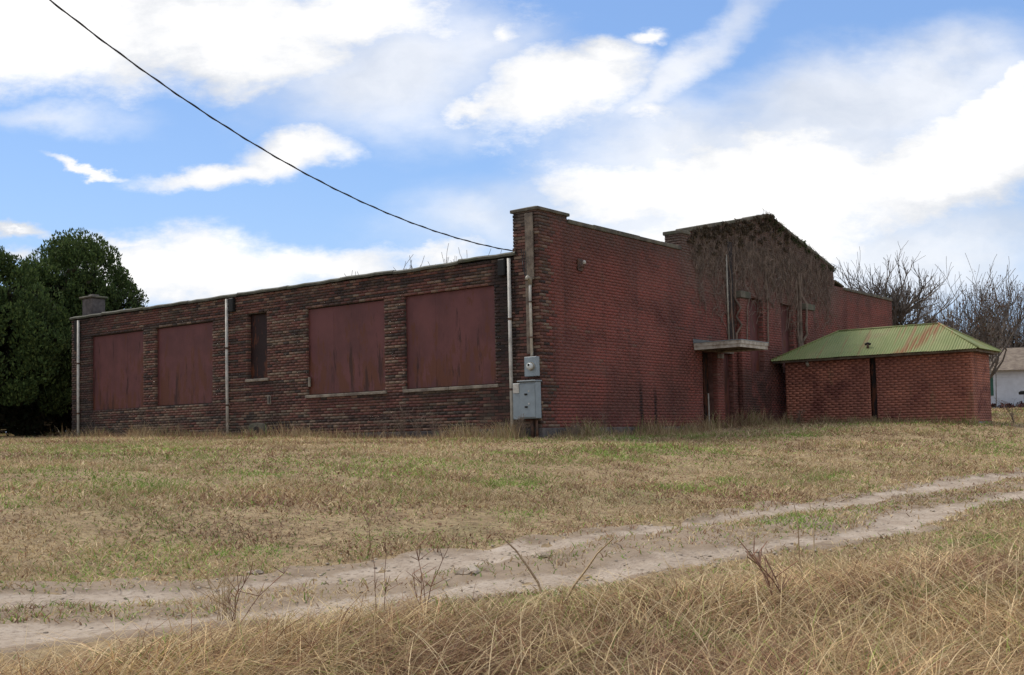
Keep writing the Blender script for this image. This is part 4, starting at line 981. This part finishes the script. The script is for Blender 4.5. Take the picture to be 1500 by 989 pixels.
# 2 tussocks of longer grass and litter scattered over the field
cn_ = 2600; cx_, cy_, cr_ = wedge(cn_, 8, 45, .8); k = clear(cx_, cy_) & (cy_ > bank_y(cx_)) & (rutness(cx_, cy_) < .05) & ((wob(cx_, cy_, 44, .7) > .12) | (RG.random(cn_) < .12)); cx_, cy_, cr_ = cx_[k], cy_[k], cr_[k]
m_ = 34; x = np.repeat(cx_, m_)+RG.normal(0, .10, len(cx_)*m_); y = np.repeat(cy_, m_)+RG.normal(0, .10, len(cx_)*m_); rr_ = np.repeat(cr_, m_); n = len(x)
hs_ = np.repeat(RG.uniform(.08, .2, len(cx_)), m_)
kk = clear(x, y); x, y, rr_, hs_ = x[kk], y[kk], rr_[kk], hs_[kk]; n = len(x)
blades('grass_tussocks', x, y, hs_*RG.uniform(.4, 1.1, n), .004+.0003*rr_, RG.uniform(.3, 1.5, n), RG.uniform(0, 2*pi, n), pick(x, y, n, .6)*.9, 3, 'longer brown tussocks dotted over the mown field')
# 3 dry weeds along the foot of the walls
def foot(n):
    a = RG.random(n); x = np.empty(n); y = np.empty(n)
    m = a < .5; k = m.sum(); y[m] = RG.uniform(.2, 19, k); x[m] = -.08-np.abs(RG.normal(0, .35, k))
    m = (a >= .5) & (a < .8); k = m.sum(); x[m] = RG.uniform(0, 12, k); y[m] = -.1-np.abs(RG.normal(0, .35, k))
    m = a >= .8; k = m.sum(); y[m] = RG.uniform(-6, -.2, k); x[m] = 12.02-np.abs(RG.normal(0, .3, k)); return x, y
x, y = foot(26000); n = len(x); dens = wob(x, y, 51, 1.6)
k = (dens > -.1) | (RG.random(n) < .35); x, y = x[k], y[k]; n = len(x); hh = (.12+.34*RG.random(n)**2)*(1+.8*np.clip(wob(x, y, 52, 1.8), -.6, 1))
c = pick(x, y, n, .5); blades('wall_weeds', x, y, hh, .012*RG.uniform(.6, 1.3, n), RG.uniform(.1, .9, n), RG.uniform(0, 2*pi, n), c*.8, 3, 'dry weeds growing along the foot of the brick walls')
# 4 tall matted dry grass on the near bank
def bank(n, p=.7, r1=17):
    x, y, r_ = wedge(n, 3.0, r1, p, 36); by = bank_y(x)+.28*wob(x, y, 61, 1.6); k = (y < by) & ((x < -1) | (y > -16)); return x[k], y[k], r_[k], (by-y)[k]
x, y, rr_, dd = bank(170000); n = len(x)
clump = .5+.5*wob(x, y, 62, 2.0); hk = np.clip(dd/1.0, .25, 1)
th = 3.5*wob(x, y, 63, 1.4)+RG.normal(0, 1.2, n)
hh = (.15+.3*RG.random(n))*(.5+.85*clump)*hk*np.interp(x, [-14, -11], [1, .95])
cb = pick(x, y, n, .3)*np.array([1.14, 1.08, 1.0])*((.6+.62*clump)*RG.uniform(.5, 1.4, n))[:, None]
blades('bank_grass', x, y, hh, (.0034+.0004*rr_)*RG.uniform(.7, 1.5, n), RG.uniform(.7, 2.8, n), th, cb, 4, 'tall matted straw coloured grass on the near bank', droop=.62)
# pale arching seed stems over the mat
x, y, rr_, dd = bank(16000); n = len(x)
blades('arching_stems', x, y, RG.uniform(.25, .55, n)*np.clip(dd/1.0, .4, 1), .0045+.0003*rr_, RG.uniform(.5, 1.7, n), RG.uniform(0, 2*pi, n), STRAW[RG.integers(0, 3, n)]*RG.uniform(.9, 1.35, n)[:, None], 7, 'pale arching grass stems standing over the bank grass', droop=.55)
# broad broken blades lying across the mat
# reddish clumps and a few green tufts in the bank
x, y, rr_, dd = bank(60000); m = wob(x, y, 66, 2.3) > .38; x, y, rr_, dd = x[m], y[m], rr_[m], dd[m]; n = len(x)
blades('reddish_clumps', x, y, RG.uniform(.15, .42, n)*np.clip(dd/.8, .3, 1), .005+.0003*rr_, RG.uniform(.5, 2.2, n), 3*wob(x, y, 67, 2)+RG.normal(0, .9, n), RUSSET[RG.integers(0, 4, n)]*RG.uniform(.7, 1.5, n)[:, None], 4, 'reddish brown clumps mixed into the bank grass', droop=.6)
x, y, rr_, dd = bank(90000); m = wob(x, y, 68, 2.6) > .62; x, y, rr_, dd = x[m], y[m], rr_[m], dd[m]; n = len(x)
blades('green_tufts', x, y, RG.uniform(.1, .28, n)*np.clip(dd/.8, .3, 1), .007+.0003*rr_, RG.uniform(.3, 1.5, n), RG.uniform(0, 2*pi, n), GREEN[RG.integers(0, 4, n)]*RG.uniform(.6, 1.1, n)[:, None], 4, 'a few low green tufts showing through the bank grass', droop=.5)
x, y, rr_, dd = bank(9000); n = len(x)
blades('broken_blades', x, y, RG.uniform(.12, .4, n)*np.clip(dd/.8, .4, 1), .010+.0003*rr_, RG.uniform(1.2, 3.2, n), RG.uniform(0, 2*pi, n), np.concatenate([STRAW, RUSSET])[RG.integers(0, 10, n)]*RG.uniform(.7, 1.3, n)[:, None], 5, 'broad broken dead blades lying across the bank grass', droop=.58)
# low thatch between the stems
x, y, rr_, dd = bank(70000); n = len(x)
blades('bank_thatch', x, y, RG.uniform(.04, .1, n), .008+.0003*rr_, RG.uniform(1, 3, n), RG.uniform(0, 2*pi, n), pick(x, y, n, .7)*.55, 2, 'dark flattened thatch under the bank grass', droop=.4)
# 5 litter of dead leaves, and stones on the track
n = 12000; x, y, rr_ = wedge(n, 8, 40, .7); k = clear(x, y) & (y > bank_y(x)-.2) & (wob(x, y, 32, .8) > -.15) & (rutness(x, y) < .1) & (y > rut_y(RUT_A, x)+.5); x, y, rr_ = x[k], y[k], rr_[k]; n = len(x)
z = surf(x, y)+.025; s = RG.uniform(.012, .028, n)[:, None]; a = RG.uniform(0, 2*pi, n); e1 = np.stack([np.cos(a), np.sin(a), RG.normal(0, .4, n)], 1); e2 = np.stack([-np.sin(a), np.cos(a), RG.normal(0, .5, n)], 1); P = np.stack([x, y, z], 1)
V = np.stack([P-e1*s, P+e2*s*.5, P+e1*s, P-e2*s*.5], 1).reshape(-1, 3); c = RUSSET[RG.integers(0, 4, n)]*RG.uniform(.5, 1.1, n)[:, None]
tag(link('leaf_litter', nmesh('leaf_litter', V, np.arange(n*4).reshape(-1, 4), np.full(n, 4), M['leaf'], {'tint': ('POINT', 'FLOAT_COLOR', np.concatenate([np.repeat(c, 4, 0), np.ones((n*4, 1))], 1))})), 'fallen brown leaves scattered through the field grass', kind='stuff')
def pebbles(name, n, smin, smax, label, seed, box_=None):
    r = np.random.default_rng(seed); V = []; F_ = []; T = []; base = np.array([(1,0,0),(-1,0,0),(0,1,0),(0,-1,0),(0,0,1),(0,0,-1)], float); fc = [(0,2,4),(2,1,4),(1,3,4),(3,0,4),(2,0,5),(1,2,5),(3,1,5),(0,3,5)]
    k = 0
    for i in range(n):
        x = r.uniform(-18, 4) if r.random() < .75 else r.uniform(-16, -9); R_ = RUT_A if r.random() < .5 else RUT_B; y = float(rut_y(R_, x))+r.normal(0, .3)
        s = r.uniform(smin, smax); p = base*s*r.uniform(.6, 1.3, (6, 1))*np.array([1, 1, .55]); a = r.uniform(0, 6.28); p = p@np.array([(cos(a), sin(a), 0), (-sin(a), cos(a), 0), (0, 0, 1)])
        V.append(p+np.array([x, y, 0])); F_ += [(q[0]+k, q[1]+k, q[2]+k) for q in fc]; k += 6; c = np.array([(.4, .34, .28), (.34, .28, .22), (.45, .4, .34)][r.integers(0, 3)])*r.uniform(.7, 1.15); T.append(np.repeat([[*c, 1]], 6, 0))
    V = np.concatenate(V); V[:, 2] += surf(V[:, 0], V[:, 1])+.012
    tag(link(name, nmesh(name, V, F_, np.full(len(F_), 3), M['stone'])), label, kind='stuff')
M['stone'] = material('pale limestone', conc((.42, .35, .27), (.28, .22, .17), 9))
pebbles('gravel', 2600, .006, .024, 'loose gravel lying in the wheel ruts', 5)
M['stone'] = material('pale limestone', conc((.42, .35, .27), (.28, .22, .17), 9))
def stone(x, y, s, label, seed):
    r = random.Random(seed); z = float(surf(np.array([x]), np.array([y]))[0]); bm = bmesh.new(); bmesh.ops.create_icosphere(bm, subdivisions=2, radius=1)
    for v in bm.verts: v.co = Vector((v.co.x*s*1.5, v.co.y*s, v.co.z*s*.45))*(1+.3*sin(v.co.x*3+seed)*cos(v.co.y*4)+r.uniform(-.1, .1))
    me = bpy.data.meshes.new('stone'); bm.to_mesh(me); bm.free(); me.materials.append(M['stone']); o = link('stone', me, None, (x, y, z+s*.15)); o.rotation_euler.z = r.uniform(0, 3); tag(o, label, 'stone')
stone(-13.35, -9.0, .10, 'flat pale stone in the middle of the track, the left one of two', 1)
stone(-12.3, -8.95, .08, 'flat pale stone embedded on the far rut near the middle of the photo', 2)
stone(-14.35, -7.55, .05, 'small whitish stone at the grassy edge of the far wheel rut', 3)

# ------------------------------------------------------------------ single dry weeds and stalks one can point at
def weed(x, y, h, label, seed, n=9, spread=.25, branchy=True, group=None, col='vine', rad=.006):
    z = tz(x, y); t = thing('dry_weed', (x, y, z), label, 'weed', group); r = random.Random(seed); m = MB(); tw = MB()
    for i in range(n):
        a = r.uniform(0, 6.28); d = Vector((cos(a)*spread*r.random(), sin(a)*spread*r.random(), 1)); L = h*r.uniform(.55, 1); p = [Vector((x+r.gauss(0, .03), y+r.gauss(0, .03), z-.02))]
        for j in range(5): p.append(p[-1]+(d+Vector((r.gauss(0, .09), r.gauss(0, .09), 0)))*L/5); d = d+Vector((d.x*.25, d.y*.25, -.04))
        m.tube(p, [rad*(1-.12*j) for j in range(6)], 4, cap=False)
        if branchy:
            for q in range(6):
                j = r.randint(2, 5); e = p[j]+Vector((r.gauss(0, .06), r.gauss(0, .06), r.uniform(.03, .12))); tw.tube([p[j], e], [rad*.6, rad*.4], 3, cap=False)
    m.build('stems', M[col], t)
    if branchy: tw.build('twigs', M[col], t)['kind'] = 'stuff'
    return t
M['straw'] = material('straw stalk', conc((.5, .38, .22), (.3, .2, .12), 8)); M['red_stalk'] = material('reddish stalk', conc((.3, .16, .1), (.16, .09, .06), 8))
G_ = 'dry weeds against the side wall'
for i, (yy2, h, n) in enumerate(((17.0, .7, 7), (15.6, .45, 6), (14.3, .8, 5), (12.6, .6, 8), (11.3, 1.0, 6), (10.4, .5, 7), (3.9, 1.0, 16), (3.3, .85, 14), (2.7, .7, 12), (4.5, .7, 10))):
    nm = ['slender dry weed below the leftmost boarded window', 'short dry weed between the two far left windows', 'tall thin dry weed under the second window from the left', 'bushy dry weed left of the middle downpipe', 'leaning pale dry weed at the foot of the middle downpipe', 'small dry weed right of the middle downpipe',
          'tallest bushy brown weed below the brick pier between the two big windows', 'brown weed under the left half of the rightmost side window', 'low brown weed under the middle of the rightmost side window', 'thin brown weed below the right end of the third big window'][i]
    weed(-.35-.1*(i % 3), yy2, h, nm, 100+i, n, .35, True, G_)
weed(-.45, .25, .62, 'dense dry brown weed standing below the electrical cabinet', 120, 26, .22)
weed(.5, -.5, .4, 'low dry weed at the corner of the building foundation', 121, 12, .4)
weed(2.0, -.35, .75, 'thin upright weed stalk against the red front wall left of the cracks', 122, 4, .15)
weed(13.9, -6.4, .8, 'straggly leaning weed at the near right corner of the shed', 123, 12, .7)
weed(11.7, -.9, .6, 'dry weed in the corner between the shed and the front wall', 124, 10, .5)
weed(-12.9, -11.75, 1.05, 'tall two stemmed straw stalk standing above the bank grass right of centre', 131, 2, .28, False, None, 'straw', .006)
weed(-14.6, -10.75, .6, 'thick broken straw stalk leaning right at the bank edge in the centre', 132, 2, .5, False, None, 'straw', .011)
weed(-13.75, -11.9, .5, 'dark brown branching stalk in the right foreground grass', 133, 4, .9, True, None, 'red_stalk', .008)
weed(-15.0, -9.95, .5, 'reddish upright weed beside the near wheel rut in the centre', 134, 4, .3, True, None, 'red_stalk', .005)
weed(-16.1, -9.45, .4, 'dark twiggy weed leaning over the near rut at left', 135, 3, 1.1, True, None, 'red_stalk', .005)
weed(-15.55, -10.2, .7, 'thin dark upright stem left of centre in the foreground', 136, 2, .12, True, None, 'red_stalk', .004)
weed(-15.95, -9.2, .45, 'tangled pale weed at the left edge of the bank beside the ruts', 137, 9, .5, True, None, 'straw', .004)

print('TRIS', sum(sum(len(p.vertices)-2 for p in o.data.polygons) if len(o.data.polygons) < 5000 else len(o.data.loops)-2*len(o.data.polygons) for o in bpy.data.objects if o.type == 'MESH'))
